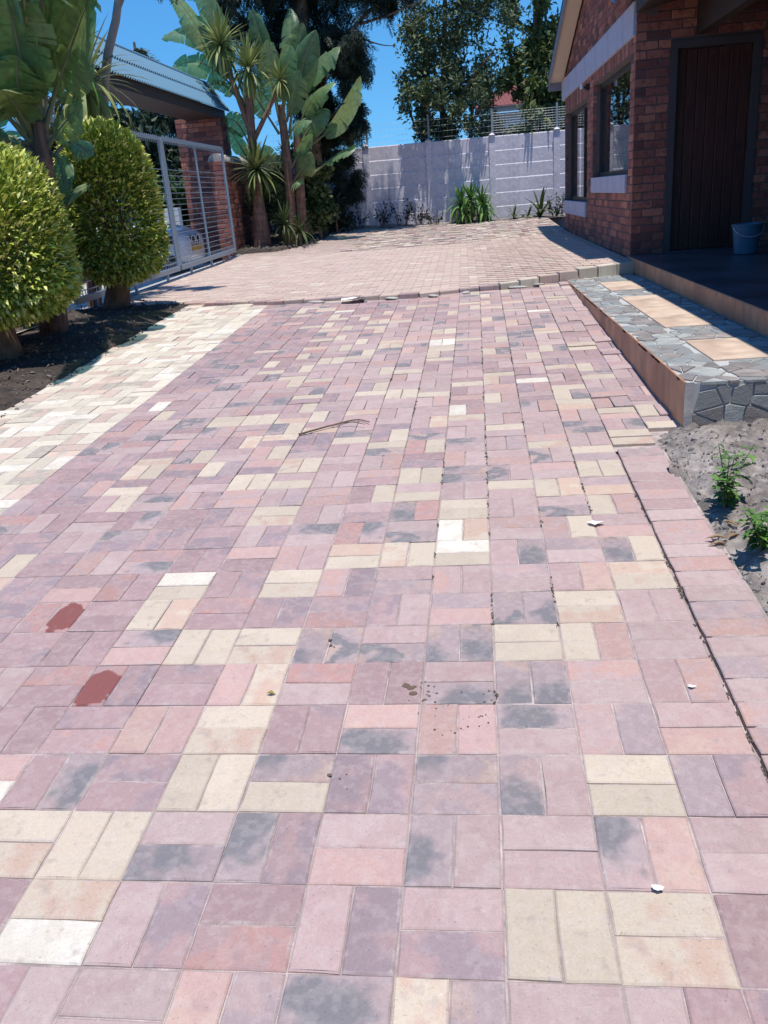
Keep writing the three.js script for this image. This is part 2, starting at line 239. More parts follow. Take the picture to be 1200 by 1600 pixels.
// local frame of the lower drive (x across, -z up the slope)
const da = rad(0.77), dsl = rad(2.65);
const dv = V3(Math.sin(da) * Math.cos(dsl), Math.sin(dsl), -Math.cos(da) * Math.cos(dsl)), du = V3(Math.cos(da), 0, Math.sin(da)), dn = new THREE.Vector3().crossVectors(du, dv).normalize();
const driveFrame = new THREE.Matrix4().makeBasis(du, dn, dv.clone().negate()).setPosition(0.1 * S, -6.56 * S + EYE, -5.41 * S);
function placeFrame(g) { driveFrame.decompose(g.position, g.quaternion, g.scale); }
const CELLS = {
  y: '-10,7,1 -10,8,1 -10,18,0 -9,11,1 -9,12,0 -9,13,0 -9,13,1 -9,14,0 -9,26,1 -9,34,0 -8,14,1 -8,17,1 -8,24,0 -8,31,0 -8,35,1 -7,13,0 -7,15,1 -7,17,0 -7,21,1 -7,23,1 -7,25,0 -7,26,1 -7,30,0 -6,1,0 -6,1,1 -6,6,0 -6,6,1 -6,7,0 -6,12,0 -6,12,1 -6,14,1 -6,16,1 -6,17,0 -6,18,1 -6,19,1 -6,24,1 -6,26,1 -6,28,0 -5,0,1 -5,1,0 -5,1,1 -5,5,0 -5,5,1 -5,10,0 -5,10,1 -5,12,0 -5,13,0 -5,13,1 -5,16,0 -5,25,1 -5,30,0 -4,2,0 -4,2,1 -4,3,0 -4,3,1 -4,4,1 -4,5,0 -4,5,1 -4,7,0 -4,7,1 -4,15,0 -4,17,1 -4,19,1 -4,20,1 -4,26,0 -4,34,1 -3,2,0 -3,8,0 -3,8,1 -3,11,1 -3,14,1 -3,15,1 -3,19,1 -3,22,0 -2,8,0 -2,8,1 -2,11,0 -2,12,0 -2,12,1 -2,14,1 -2,16,1 -2,23,1 -2,24,0 -2,25,1 -2,28,0 -1,-1,0 -1,8,0 -1,9,1 -1,10,0 -1,10,1 -1,20,0 0,0,0 0,0,1 0,5,0 0,5,1 0,11,1 0,20,0 0,21,0 0,24,0 0,30,0 0,34,0 1,0,0 1,0,1 1,2,0 1,2,1 1,5,0 1,6,0 1,6,1 1,9,1 1,11,0 1,11,1 1,14,0 1,29,0 1,34,0 2,7,0 2,7,1 2,8,1 2,10,0 2,11,0 2,12,0 2,12,1 2,13,1 2,17,0 2,17,1 2,18,0 2,19,0 2,27,1 3,14,0 3,14,1 3,16,1 4,15,0 4,16,0',
  w: '-11,19,1 -7,2,0 -7,34,1 -6,7,1 -5,0,0 -2,26,0 -2,26,1 -1,8,1 -1,9,0 -1,17,0 1,20,0 2,31,1',
  r: '-8,7,0 -7,2,1 -6,5,0 -5,3,0 -5,3,1 -5,8,1 -4,4,0 -4,8,0 -3,-1,0 -2,1,0 -2,3,1 -1,3,1 -1,6,0 1,1,1 1,7,1 2,9,0',
  d: '-8,6,1 -6,4,0',
  k: '-8,9,1 -7,8,0 -6,2,1 -6,5,1 -4,1,0 -4,9,1 -3,1,0 -3,2,1 -3,5,0 -2,-1,1 -2,9,0 -1,-1,1 -1,1,0 -1,2,1 -1,5,0 -1,5,1 -1,12,0 0,2,0 0,3,1 0,4,0 0,6,0 1,1,0 1,10,0 1,13,0 2,8,0',
};
const cellKind = {}; for (const k in CELLS) for (const c of CELLS[k].split(' ')) cellKind[c] = k;
// a set of bricks: the 300 that show largest become meshes, the rest one joined part
function layBricks(parent, list, mat, limit = 300, name = 'brick') {
  const P = new THREE.Vector3(), m4 = new THREE.Matrix4(); parent.updateMatrixWorld(true);
  camera.updateMatrixWorld(true);
  for (const b of list) { P.setFromMatrixPosition(m4.multiplyMatrices(parent.matrixWorld, b.m)); const v = P.clone().applyMatrix4(camera.matrixWorldInverse.copy(camera.matrixWorld).invert()); const ax = Math.abs(v.x / v.z), ay = Math.abs(v.y / v.z); b.d = (v.z < 0 && ax < 0.50 && ay < 0.64) ? P.distanceTo(camera.position) : 1e3 + P.distanceTo(camera.position); }
  list.sort((a, b) => a.d - b.d); const rest = [];
  list.forEach((b, i) => { if (i < limit && b.d < 1e3) { const q = mesh(name, b.g, mat, parent); b.m.decompose(q.position, q.quaternion, q.scale); } else rest.push(b.g.clone().applyMatrix4(b.m)); });
  if (rest.length) { const q = mesh(name + '_field', mergeGeometries(rest), mat, parent); q.userData.kind = 'stuff'; }
}
const brickMatrix = (x, y, z, turn, r, tilt = 0.006) => TRS(V3(x, y, z), new THREE.Quaternion().setFromEuler(new THREE.Euler((r() - 0.5) * tilt * 2, turn + (r() - 0.5) * 0.012, (r() - 0.5) * tilt * 2)), 1);
{
  const r = rng(33);
  const drive = struct('driveway', 'pink and cream clay brick driveway in basket weave'); placeFrame(drive);
  const strip = struct('paving_strip', 'cream brick strip along the shaded planting bed'); placeFrame(strip);
  const edging = struct('brick_edging', 'single row of brick edging beside the bare soil'); placeFrame(edging);
  const A = [], B = [], C = [];
  const world = (c, rr) => V3(c * S, 0, -rr * S).applyMatrix4(driveFrame);
  for (let c = -16; c <= 4; c++) for (let q = -16; q <= 41; q++) {
    const wp = world(c + 0.5, q + 0.5); if (wp.z < lipZ(wp.x) + 0.06) continue;
    if (c === 3 && wp.z > -3.95) continue; if (c === 4 && (wp.z > -4.2)) continue;
    const vert = ((c + q) % 2 + 2) % 2 === 0;
    const sag = 0.0015 * (vnoise(c * 0.5 + 40, q * 0.5 + 40, 9) - 0.5) * 2;
    for (let h = 0; h < 2; h++) {
      const cx = vert ? c + 0.25 + 0.5 * h : c + 0.5, cz = vert ? q + 0.5 : q + 0.25 + 0.5 * h;
      let k;
      if (c <= -12) { const t = r(); k = t < 0.72 ? 'c' : t < 0.93 ? 'w' : 't'; }
      else { k = cellKind[`${c},${q},${h}`]; const t = r(); if (!k) { const far = q > 13; k = far ? (t < (c < -8 ? 0.02 : 0.09) ? 'y' : t < 0.17 ? 'k' : t < 0.19 ? 'r' : 'p') : (t < 0.07 ? 'k' : t < 0.10 ? 'r' : 'p'); } }
      const L = paverGeos[k]; let gi = Math.floor(r() * L.length); if (k === 'p') { const dirty = fbm(c * 0.22 + 30, q * 0.16 + 30, 95, 3) + (c < -4 ? 0.1 : 0) + (r() - 0.5) * 0.35 > 0.52; gi = (dirty ? 64 : 0) + Math.floor(r() * 64); } const g = L[gi];
      const loose = c >= 3 && r() < 0.35 ? 0.02 : 0;
      const b = { g, m: brickMatrix(cx * S, sag + (r() - 0.5) * 0.003 + (q > 14 ? (r() - 0.5) * 0.004 : 0) + loose * r() * 0.5, -cz * S, vert ? Math.PI / 2 : 0, r, 0.008 + loose) };
      (c <= -12 ? B : A).push(b);
    }
  }
  for (let i = -34; i < 29; i++) { const zc = (i + 0.5) * S / 2 * 1.02; const wp = V3(3.5 * S, 0, -zc - 0.2).applyMatrix4(driveFrame); if (wp.z < -3.92) continue; const k = r() < 0.05 ? 'r' : r() < 0.05 ? 't' : 'p'; const L = paverGeos[k]; C.push({ g: L[Math.floor(r() * Math.min(64, L.length))], m: brickMatrix(3.5 * S + 0.011, -0.003 + (r() - 0.5) * 0.004, -zc - 0.2, 0, r) }); }
  layBricks(drive, A, M.paver); layBricks(strip, B, M.paver); layBricks(edging, C, M.paver);
  // jointing sand, a sheet below the brick faces
  const sheet = (c0, c1, r0, r1) => { const g = grid(c0 * S, c1 * S, -r0 * S, -r1 * S, 4 * Math.round(c1 - c0), 4 * Math.round(r1 - r0), (x, z) => -0.0048 + (vnoise(x * 9 + 50, z * 9 + 50, 4) - 0.5) * 0.0015 - 0.013 * smooth(-1.9, -3.8, z) * (0.4 + 0.6 * vnoise(x * 2.3 + 9, z * 1.1 + 9, 14)), 1); return g; };
  mesh('jointing_sand', sheet(-11, 3, -16, 38), M.sand, drive); mesh('jointing_sand', sheet(-15, -11, -16, 39), M.sand, strip); mesh('jointing_sand', grid(3 * S + 0.001, 4.1 * S, 16 * S, -13.6 * S, 12, 60, (x) => x < 3 * S + 0.02 ? -0.022 : -0.006), M.sand, edging);
  mesh('loose_sand', grid(3 * S, 5 * S, -13.7 * S, -38 * S, 3, 60, (x, z) => -0.014), M.sand, drive);
  // weeds and grit caught in the open joints
  const wm = [], wr = rng(44); const bit = new THREE.IcosahedronGeometry(0.0042, 0);
  const cols = [[-1, 6, 30], [0, 4, 34], [1, 5, 34], [2, 8, 34], [3, -6, 34], [-2, 14, 32], [-3, 16, 30], [-6, 8, 16]];
  for (const [c, a, b] of cols) for (let i = 0; i < (b - a) * 9; i++) { const q = a + wr() * (b - a); if (vnoise(q * 0.9, c * 9, 12) + (vnoise(q * 4, c * 7, 13) - 0.5) * 0.6 < 0.55) continue; const n = 1 + Math.floor(wr() * 3); for (let k = 0; k < n; k++) wm.push(TRS(V3(c * S + (wr() + wr() - 1) * 0.009, -0.0015, -q * S + (wr() - 0.5) * 0.03), new THREE.Quaternion().setFromEuler(new THREE.Euler(0, (wr() - 0.5) * 1.2, (wr() - 0.5) * 0.5)), V3(0.3 + wr() * 0.7, 0.35 + wr() * 0.4, 0.5 + wr() * 2.0))); }
  const w = inst('joint_weeds', bit, std({ color: lin(0.075, 0.066, 0.052), roughness: 1 }), wm, drive); w.userData.kind = 'stuff';
}

// upper paving: pink stretcher bricks, raised lip, patched rows at the far end
{
  const r = rng(52), U = struct('upper_paving', 'pale pink brick yard above the raised lip'); const L = [];
  const bedEdge = (x, z) => (x < -3.0 && z < -16.2 + (x + 4.2) * -0.8 && z < -16.2) || (x < -2.85 && z < -17.6);
  const yaw = rad(-0.77);
  let row = 0;
  for (let z = -8.6; z > -19.85; z -= 0.1035, row++) for (let x = -4.33 + (row % 2) * 0.104; x < 1.82; x += 0.207) {
    const zl = lipZ(x); if (z > zl - 0.115) continue; if (z > -9.82 && x > 1.66) continue; if (z < -9.7 && x > 1.70) continue; if (bedEdge(x, z)) continue;
    if (z < -19.35 && (x < -0.2 || vnoise(x * 3, z * 3, 5) < 0.5)) continue;
    const patch = z < -15.4 && Math.abs(x + 0.2 + (z + 17) * 0.1) < 1.5 + vnoise(x, z, 8) * 0.8; const t = r();
    const k = patch ? (t < 0.22 ? 'c' : t < 0.26 ? 'w' : t < 0.4 ? 'p' : t < 0.55 ? 'y' : 't') : (t < 0.95 ? 't' : t < 0.98 ? 'r' : 'c');
    const G = paverGeos[k]; const up = patch ? (r() - 0.35) * 0.028 : (r() - 0.5) * 0.004;
    L.push({ g: G[Math.floor(r() * G.length)], m: brickMatrix(x, upperY(x, z) + up, z, yaw, r, patch ? 0.04 : 0.01) });
  }
  layBricks(U, L, M.paver);
  const bed = grid(-4.34, 1.8, -8.9, -19.95, 50, 90, (x, z) => (z > lipZ(x) - 0.08 ? Math.min(upperY(x, z) - 0.014, driveY(z) - 0.05) : upperY(x, z) - 0.0075)); mesh('jointing_sand', bed, M.tanSand, U);
  // the lip: bricks set end-on, lifting toward the house
  const K = struct('paving_lip', 'raised row of kerb bricks where the two pavings meet');
  const KL = []; for (let x = -4.25; x < 1.62;) { const w = 0.205; const z = lipZ(x + w / 2), z2 = lipZ(x + w), z1 = lipZ(x); const a = Math.atan2(-(z2 - z1), w); const pale = x > 0.2; const t = r(); const G = paverGeos[pale ? (t < 0.25 ? 'c' : 't') : (t < 0.5 ? 't' : t < 0.8 ? 'p' : 'r')]; KL.push({ g: G[Math.floor(r() * G.length)], m: TRS(V3(x + w / 2, upperY(x + w / 2, z) + 0.002 + r() * 0.008, z - 0.05), new THREE.Quaternion().setFromEuler(new THREE.Euler((r() - 0.5) * 0.05, a, (r() - 0.5) * 0.03 + 0.01)), V3(1, 2.6, 1)) }); x += w + 0.003; }
  layBricks(K, KL, M.paver);
  // cement bedding showing under the lip
  const cem = []; const cr = rng(61); for (let x = -1.6; x < 1.4; x += 0.12 + cr() * 0.5) { const z = lipZ(x) + 0.02 + cr() * 0.04; cem.push(new THREE.IcosahedronGeometry(0.03 + cr() * 0.05, 1).scale(1.8, 0.22, 0.8).rotateY(cr() * 3).translate(x, driveY(z) + 0.005, z)); }
  mesh('cement_bedding', merge(cem), M.conc, K);
}
// far-left planting bed, left bed, right soil
{
  const clods = (name, n, seed, fn, parent, mat, s0, s1) => { const r = rng(seed), m = []; for (let i = 0; i < n; i++) { const p = fn(r); if (p) m.push(TRS(p, rq(r), V3(lerp(s0, s1, r() ** 3), lerp(s0, s1, r() ** 3) * 0.7, lerp(s0, s1, r() ** 3)))); } const o = inst(name, new THREE.IcosahedronGeometry(1, 0), mat, m, parent); o.userData.kind = 'stuff'; };
  const fb = struct('far_planting_bed', 'shaded earth bed under the tall plants by the back wall');
  const fy = (x, z) => upperY(x, z) + 0.02 + 0.05 * fbm(x * 3, z * 3, 71, 3);
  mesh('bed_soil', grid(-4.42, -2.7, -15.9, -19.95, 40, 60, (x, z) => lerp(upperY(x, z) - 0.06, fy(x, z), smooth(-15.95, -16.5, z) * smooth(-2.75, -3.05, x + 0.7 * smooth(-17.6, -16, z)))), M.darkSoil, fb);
  mesh('bed_soil', grid(-2.9, 2.3, -19.4, -19.96, 60, 10, (x, z) => upperY(x, z) + 0.004 + 0.05 * fbm(x * 4, z * 4, 72, 3) * smooth(-19.4, -19.8, z)), M.soil, fb);
  clods('soil_clods', 500, 73, (r) => { const x = -4.3 + r() * 1.4, z = -16.3 - r() * 3.5; return V3(x, fy(x, z) + 0.005, z); }, fb, M.clod, 0.008, 0.045);
  mesh('kerb_slab', rbx(-3.12, -2.88, 0.60, 0.685, -18.3, -17.5, 0.015), M.conc, fb);
  const lb = struct('left_planting_bed', 'shaded earth bed under the clipped bushes');
  const ly = (x, z) => driveY(z) - 0.012 + 0.06 * smooth(-3.1, -3.6, x) + 0.03 * fbm(x * 4, z * 4, 75, 3) * smooth(-3.05, -3.3, x);
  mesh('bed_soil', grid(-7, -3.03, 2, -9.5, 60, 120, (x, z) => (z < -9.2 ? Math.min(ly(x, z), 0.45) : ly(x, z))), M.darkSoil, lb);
  clods('soil_clods', 900, 77, (r) => { const x = -3.08 - r() * 1.5, z = -3 - r() * 6.4; return V3(x, ly(x, z) + 0.004, z); }, lb, M.clod, 0.006, 0.03);
  clods('leaf_litter', 500, 78, (r) => { const x = -3.1 - r() * 1.6, z = -4 - r() * 5.4; return V3(x, ly(x, z) + 0.012, z); }, lb, M.twig, 0.006, 0.022);
  const rb = struct('right_soil_bed', 'bare grey soil bed in front of the slate step');
  const ry = (x, z) => driveY(z) - 0.02 + 0.05 * smooth(0.86, 1.1, x) + 0.06 * (fbm(x * 7, z * 7, 81, 4) - 0.5) + 0.06 * (fbm(x * 22, z * 22, 82, 3) - 0.5);
  mesh('bed_soil', grid(0.855, 5, 2, -4.16, 300, 420, ry), M.soil, rb);
  clods('soil_clods', 7000, 83, (r) => { const x = 0.87 + r() ** 1.4 * 2.2, z = 0 - r() * 4.1; if (vnoise(x * 5, z * 5, 84) < 0.3) return null; return V3(x, ry(x, z) + 0.002, z); }, rb, std({ color: lin(0.25, 0.225, 0.21), roughness: 1 }), 0.002, 0.019);
  globalThis.rightSoil = ry; globalThis.leftSoil = ly;
}

// ---------------------------------------------------------------- brick house
const hb = {}; // wall bricks: unit-length geometry, facing +z, one per atlas cell
function wallBrickGeo(cell) {
  const e = 0.004, L = 0.222, H = 0.074, d = 0.05; const x = L / 2, y = H / 2; const cu = cell % HC, cv = Math.floor(cell / HC); const P = [], U = [], I = [];
  const c = [[-x, -y], [x, -y], [x, y], [-x, y]];
  for (const [z, ins] of [[0, e], [-e, 0], [-d, 0]]) for (const [a, b] of c) { const ax = a - Math.sign(a) * ins, by = b - Math.sign(b) * ins; P.push(ax, by, z); U.push((cu + clamp(ax / L + 0.5, 0.03, 0.97)) / HC, (cv + clamp(by / H + 0.5, 0.06, 0.94)) / HR); }
  I.push(0, 1, 2, 0, 2, 3); for (let l = 0; l < 2; l++) for (let k = 0; k < 4; k++) { const a = l * 4 + k, b = l * 4 + (k + 1) % 4; I.push(a, a + 4, b, b, a + 4, b + 4); }
  const g = new THREE.BufferGeometry(); g.setAttribute('position', new THREE.Float32BufferAttribute(P, 3)); g.setAttribute('uv', new THREE.Float32BufferAttribute(U, 2)); g.setIndex(I); const q = g.toNonIndexed(); q.computeVertexNormals(); return q;
}
const HB = []; for (let i = 0; i < HC * HR; i++) HB.push(wallBrickGeo(i));
// bricks over a rectangle (u along, v up) with holes [u0,u1,v0,v1]; put(u,v) -> Matrix4 basis
function coursing(u0, u1, v0, v1, holes, frame, seed, top) {
  const r = rng(seed), out = [], J = 0.011, bl = 0.222, bh = 0.074; let row = 0;
  for (let v = v0; v < v1 - 0.03; v += bh + J, row++) {
    const vc = v + bh / 2; let spans = [[u0, u1]];
    for (const [a, b, c, d] of holes) if (vc > c && vc < d) spans = spans.flatMap(([p, q]) => (b <= p || a >= q) ? [[p, q]] : [[p, a], [b, q]].filter(([m, n]) => n - m > 0.03));
    if (top) { const lim = top(vc); spans = spans.map(([p, q]) => [Math.max(p, lim[0]), Math.min(q, lim[1])]).filter(([m, n]) => n - m > 0.04); }
    for (const [p, q] of spans) { const off = (row % 2) * (bl + J) / 2; let k = Math.floor((p - u0 - off) / (bl + J)); for (; ; k++) { const a = Math.max(p, u0 + off + k * (bl + J)), b = Math.min(q, u0 + off + k * (bl + J) + bl); if (a >= q - 0.02) break; if (b - a < 0.025) continue;
      const m = frame.clone().multiply(TRS(V3((a + b) / 2, vc, (r() - 0.3) * 0.004), new THREE.Quaternion().setFromEuler(new THREE.Euler((r() - 0.5) * 0.02, (r() - 0.5) * 0.012, (r() - 0.5) * 0.01)), V3((b - a) / bl, 1, 1))); out.push({ g: HB[Math.floor(r() * HB.length)], m }); } }
  }
  return out;
}
function soldiers(u0, u1, v0, v1, frame, seed) { const r = rng(seed), out = []; for (let u = u0; u < u1 - 0.03; u += 0.085) out.push({ g: HB[Math.floor(r() * HB.length)], m: frame.clone().multiply(TRS(V3(u + 0.0375, (v0 + v1) / 2, (r() - 0.3) * 0.003), new THREE.Quaternion().setFromEuler(new THREE.Euler(0, 0, Math.PI / 2)), V3((v1 - v0 - 0.008) / 0.222, 1, 1))) }); return out; }
function wallPlate(u0, u1, v0, v1, holes, th) { // backing of mortar with openings, front at local z = -0.008
  const us = [...new Set([u0, u1, ...holes.flatMap((h) => [h[0], h[1]])])].sort((a, b) => a - b), vs = [...new Set([v0, v1, ...holes.flatMap((h) => [h[2], h[3]])])].sort((a, b) => a - b); const g = [];
  for (let i = 0; i < us.length - 1; i++) for (let j = 0; j < vs.length - 1; j++) { const uc = (us[i] + us[i + 1]) / 2, vc = (vs[j] + vs[j + 1]) / 2; if (holes.some((h) => uc > h[0] && uc < h[1] && vc > h[2] && vc < h[3])) continue; g.push(bx(us[i], us[i + 1], vs[j], vs[j + 1], -0.008 - th, -0.008)); }
  return merge(g);
}
const HX = 1.81, HZ0 = -9.8, HZ1 = -16.12, HG = 0.5;
{
  const house = thing('brick_house', 'red face-brick house with gable, dark windows and shaded brown front door', 'house', [HX, HG, HZ0]);
  house.updateMatrixWorld(true); const toHouse = new THREE.Matrix4().copy(house.matrixWorld).invert();
  // gable wall faces -x: local u runs from the near corner away (-z)
  const gf = new THREE.Matrix4().makeBasis(V3(0, 0, -1), V3(0, 1, 0), V3(-1, 0, 0)).setPosition(HX, 0, HZ0).premultiply(toHouse);
  // basis (u=-z, v=y, n=-x): u x v = (-z)x(y) = +x, so mirrored; flip u to keep it right-handed
  const gfr = new THREE.Matrix4().makeBasis(V3(0, 0, 1), V3(0, 1, 0), V3(-1, 0, 0)).setPosition(HX, 0, HZ0).premultiply(toHouse);
  const LEN = HZ0 - HZ1; // u is negative going away
  const holes = [[-(12.8 - 9.8), -(10.08 - 9.8), 1.43, 2.60], [-LEN + 0.03, -(13.35 - 9.8), 1.10, 2.50]];
  const wall = mesh('gable_wall', wallPlate(-LEN, -0.012, HG - 0.1, 2.76, holes, 0.2).applyMatrix4(gfr), M.mortar, house);
  const sillHoles = [[-3.0, -0.35, 1.23, 1.44], [-LEN - 0.1, -3.56, 0.88, 1.11]], soldierHoles = [[-3.0, -0.28, 2.59, 2.76], [-LEN, -3.55, 2.49, 2.76]];
  let list = [...coursing(-LEN, 0, 0.56, 2.74, [...holes, ...sillHoles, ...soldierHoles], gfr, 101), ...soldiers(-3.0, -0.28, 2.61, 2.738, gfr, 102), ...soldiers(-LEN, -3.55, 2.51, 2.738, gfr, 103)];
  // gable triangle above the plaster band
  const zR = -13.1, slope = 0.313; const yTopAt = (u) => 3.02 + (3.31 - Math.abs(u - (zR - HZ0))) * slope;
  const top = (v) => { const half = 3.31 - Math.max(0, (v + 0.05 - 3.02)) / slope; return [zR - HZ0 - half, Math.min(0, zR - HZ0 + half)]; };
  list = list.concat(coursing(-LEN - 0.3, 0, 3.05, 4.02, [], gfr, 104, top));
  { const sh = new THREE.Shape(); sh.moveTo(-LEN - 0.3, 2.9); sh.lineTo(0, 2.9); sh.lineTo(0, 3.0); sh.lineTo(zR - HZ0, 4.05); sh.lineTo(-LEN - 0.3, 3.0); const g = new THREE.ExtrudeGeometry(sh, { depth: 0.2, bevelEnabled: false }); g.translate(0, 0, -0.208); mesh('gable_backing', boxUV(g).applyMatrix4(gfr), M.mortar, house); }
  // near corner shows header ends on both faces; bricks laid on the wall part
  layBricks(wall, list, M.hbrick, 300);
  mesh('plaster_band', merge([bx(-LEN - 0.34, -0.012, 2.742, 3.045, -0.19, 0.028)]).applyMatrix4(gfr), M.plaster, house);
  // door wall faces +z
  const df = new THREE.Matrix4().makeTranslation(HX, 0, HZ0).premultiply(toHouse);
  const doorHole = [[2.16 - HX, 3.06 - HX, 0.4, 2.655]];
  const dwall = mesh('door_wall', wallPlate(0.012, 4.6, HG - 0.1, 3.3, doorHole, 0.2).applyMatrix4(df), M.mortar, house);
  layBricks(dwall, coursing(0, 4.6, 0.56, 3.3, doorHole, df, 105), M.hbrick, 300);
  // windows
  const win = (h, mull) => {
    const [u0, u1, v0, v1] = h; const w = new THREE.Group(); w.name = 'window'; house.add(w); const f = 0.055, z0 = -0.15, z1 = -0.095;
    mesh('frame', merge([bx(u0, u1, v0, v0 + f, z0, z1), bx(u0, u1, v1 - f, v1, z0, z1), bx(u0, u0 + f, v0 + f, v1 - f, z0, z1), bx(u1 - f, u1, v0 + f, v1 - f, z0, z1), ...mull.map((m) => bx(m - 0.025, m + 0.025, v0 + f, v1 - f, z0, z1))]).applyMatrix4(gfr), M.frame, w);
    const xs = [u0 + f, ...mull.flatMap((m) => [m - 0.025, m + 0.025]), u1 - f];
    for (let i = 0; i < xs.length; i += 2) mesh('pane', new THREE.PlaneGeometry(xs[i + 1] - xs[i], v1 - v0 - 2 * f).translate((xs[i] + xs[i + 1]) / 2, (v0 + v1) / 2, -0.12).applyMatrix4(gfr), M.glass, w);
    return w;
  };
  const w1 = win(holes[0], []), w2 = win(holes[1], [-4.6]);
  mesh('sill', rbx(-2.99, -0.34, 1.232, 1.428, -0.09, 0.022, 0.006).applyMatrix4(gfr), M.plaster, w1);
  mesh('sill', rbx(-LEN - 0.012, -3.57, 0.885, 1.098, -0.09, 0.022, 0.006).applyMatrix4(gfr), M.plaster, w2);
  mesh('corner_frame', bx(-LEN - 0.01, -LEN + 0.028, 1.10, 2.50, -0.19, 0.004).applyMatrix4(gfr), M.frame, w2);
  const w3 = new THREE.Group(); w3.name = 'wall_bracket'; house.add(w3); mesh('bracket_arm', merge([bx(-3.36, -3.34, 2.58, 2.66, 0, 0.06), bx(-3.36, -3.34, 2.60, 2.63, 0.06, 0.10)]).applyMatrix4(gfr), M.frame, w3); mesh('lamp_cover', new THREE.CylinderGeometry(0.02, 0.03, 0.06, 10).translate(-3.35, 2.63, 0.11).applyMatrix4(gfr), M.white, w3);
  // roof: two slopes over the gable, barge board and boxed soffit on the overhang
  const HXl = 0; const ov = -0.25, y0 = 3.05, E = 3.42, yr = y0 + E * slope; const zc = zR - HZ0;
  for (const s of [1, -1]) {
    const a = Math.atan(slope), Ls = E / Math.cos(a) + 0.05; const roofg = bx(ov, 7, 0, 0.05, 0, Ls * 1);
    roofg.rotateX(s * a); if (s < 0) roofg.scale(1, 1, 1).rotateY(0);
    const g = bx(ov, 7, 0.10, 0.15, 0, Ls); const m = new THREE.Matrix4().makeRotationX(a); g.applyMatrix4(m); if (s < 0) { g.applyMatrix4(new THREE.Matrix4().makeScale(1, 1, -1)); const ix = g.attributes.position; for (let i = 0; i < ix.count; i += 3) { for (const at of ['position', 'uv', 'normal']) { const A = g.attributes[at], n = A.itemSize; for (let k = 0; k < n; k++) { const t = A.array[(i + 1) * n + k]; A.array[(i + 1) * n + k] = A.array[(i + 2) * n + k]; A.array[(i + 2) * n + k] = t; } } } g.computeVertexNormals(); }
    g.translate(0, yr - HG, zc); mesh('roof', g, M.roofTile, house);
    const strip = (x0, x1, t0, t1, nm, mat, ext = 0) => { const sh = new THREE.Shape(); const e = E + ext; sh.moveTo(0, yr + t0); sh.lineTo(s * e, yr + t0 - e * slope); sh.lineTo(s * e, yr + t1 - e * slope); sh.lineTo(0, yr + t1); sh.closePath(); const gg = new THREE.ExtrudeGeometry(sh, { depth: x1 - x0, bevelEnabled: false }); gg.applyMatrix4(new THREE.Matrix4().makeBasis(V3(0, 0, 1), V3(0, 1, 0), V3(-1, 0, 0))); gg.translate(x1, -HG, zc); mesh(nm, boxUV(gg), mat, house); };
    strip(ov + 0.025, -0.001, 0.0, 0.05, 'soffit', M.cream); strip(ov, ov + 0.024, -0.03, 0.16, 'barge_board', M.fascia, 0.0);
  }
  mesh('eave_fascia', bx(ov + 0.001, 7, y0 - 0.13 - HG, y0 - 0.002 - HG, zc - E - 0.03, zc - E - 0.002), M.fascia, house);
  // closed dark interior
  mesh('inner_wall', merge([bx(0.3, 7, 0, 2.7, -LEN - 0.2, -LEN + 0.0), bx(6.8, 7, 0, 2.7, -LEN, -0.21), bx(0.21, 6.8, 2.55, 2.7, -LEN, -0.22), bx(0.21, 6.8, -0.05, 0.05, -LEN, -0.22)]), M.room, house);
  // door
  const door = new THREE.Group(); door.name = 'door'; house.add(door); const n = 7, dx0 = 2.235 - HX, dx1 = 2.985 - HX;
  for (let i = 0; i < n; i++) { const a = lerp(dx0, dx1, i / n), b = lerp(dx0, dx1, (i + 1) / n); mesh('plank', rbx(a + 0.002, b - 0.002, 0.60 - HG, 2.575 - HG, -0.11, -0.07 + (i % 2) * 0.001, 0.006), M.door, door); }
  mesh('door_frame', merge([bx(2.16 - HX, 2.23 - HX, 0.59 - HG, 2.58 - HG, -0.13, 0.012), bx(2.99 - HX, 3.06 - HX, 0.59 - HG, 2.58 - HG, -0.13, 0.012), bx(2.16 - HX, 3.06 - HX, 2.581 - HG, 2.654 - HG, -0.13, 0.012)]), M.jamb, door);
  mesh('door_handle', merge([new THREE.CylinderGeometry(0.01, 0.01, 0.05, 8).rotateX(Math.PI / 2).translate(dx1 - 0.07, 1.6 - HG, -0.045), bx(dx1 - 0.16, dx1 - 0.06, 1.59 - HG, 1.61 - HG, -0.03, -0.018)]), M.frame, door);
  mesh('threshold', bx(2.16 - HX, 3.06 - HX, 0.57 - HG, 0.598 - HG, -0.13, 0.03), M.darkTile, door);
  // lean-to porch roof with rafters, lengthened out of view to darken the porch
  const pr = new THREE.Group(); pr.name = 'porch_roof'; house.add(pr);
  const ps = 0.2; const plane = (x0, x1, t0, t1, za, zb) => { const sh = new THREE.Shape(); sh.moveTo(x0, 2.915 + t0 + (x0 - HX) * ps); sh.lineTo(x1, 2.915 + t0 + (x1 - HX) * ps); sh.lineTo(x1, 2.915 + t1 + (x1 - HX) * ps); sh.lineTo(x0, 2.915 + t1 + (x0 - HX) * ps); const g = new THREE.ExtrudeGeometry(sh, { depth: zb - za, bevelEnabled: false }); g.translate(-HX, -HG, za - HZ0); return boxUV(g); };
  mesh('ceiling_board', plane(1.82, 6.2, 0.02, 0.05, -9.77, 1.4), M.darkWood, pr); mesh('roof_sheet', plane(1.815, 6.2, 0.08, 0.11, -9.75, 1.5), M.fascia, pr); mesh('eave_board', bx(1.79 - HX, 1.813 - HX, 2.93 - HG, 3.04 - HG, -9.75 - HZ0, 1.45 - HZ0), M.darkWood, pr);
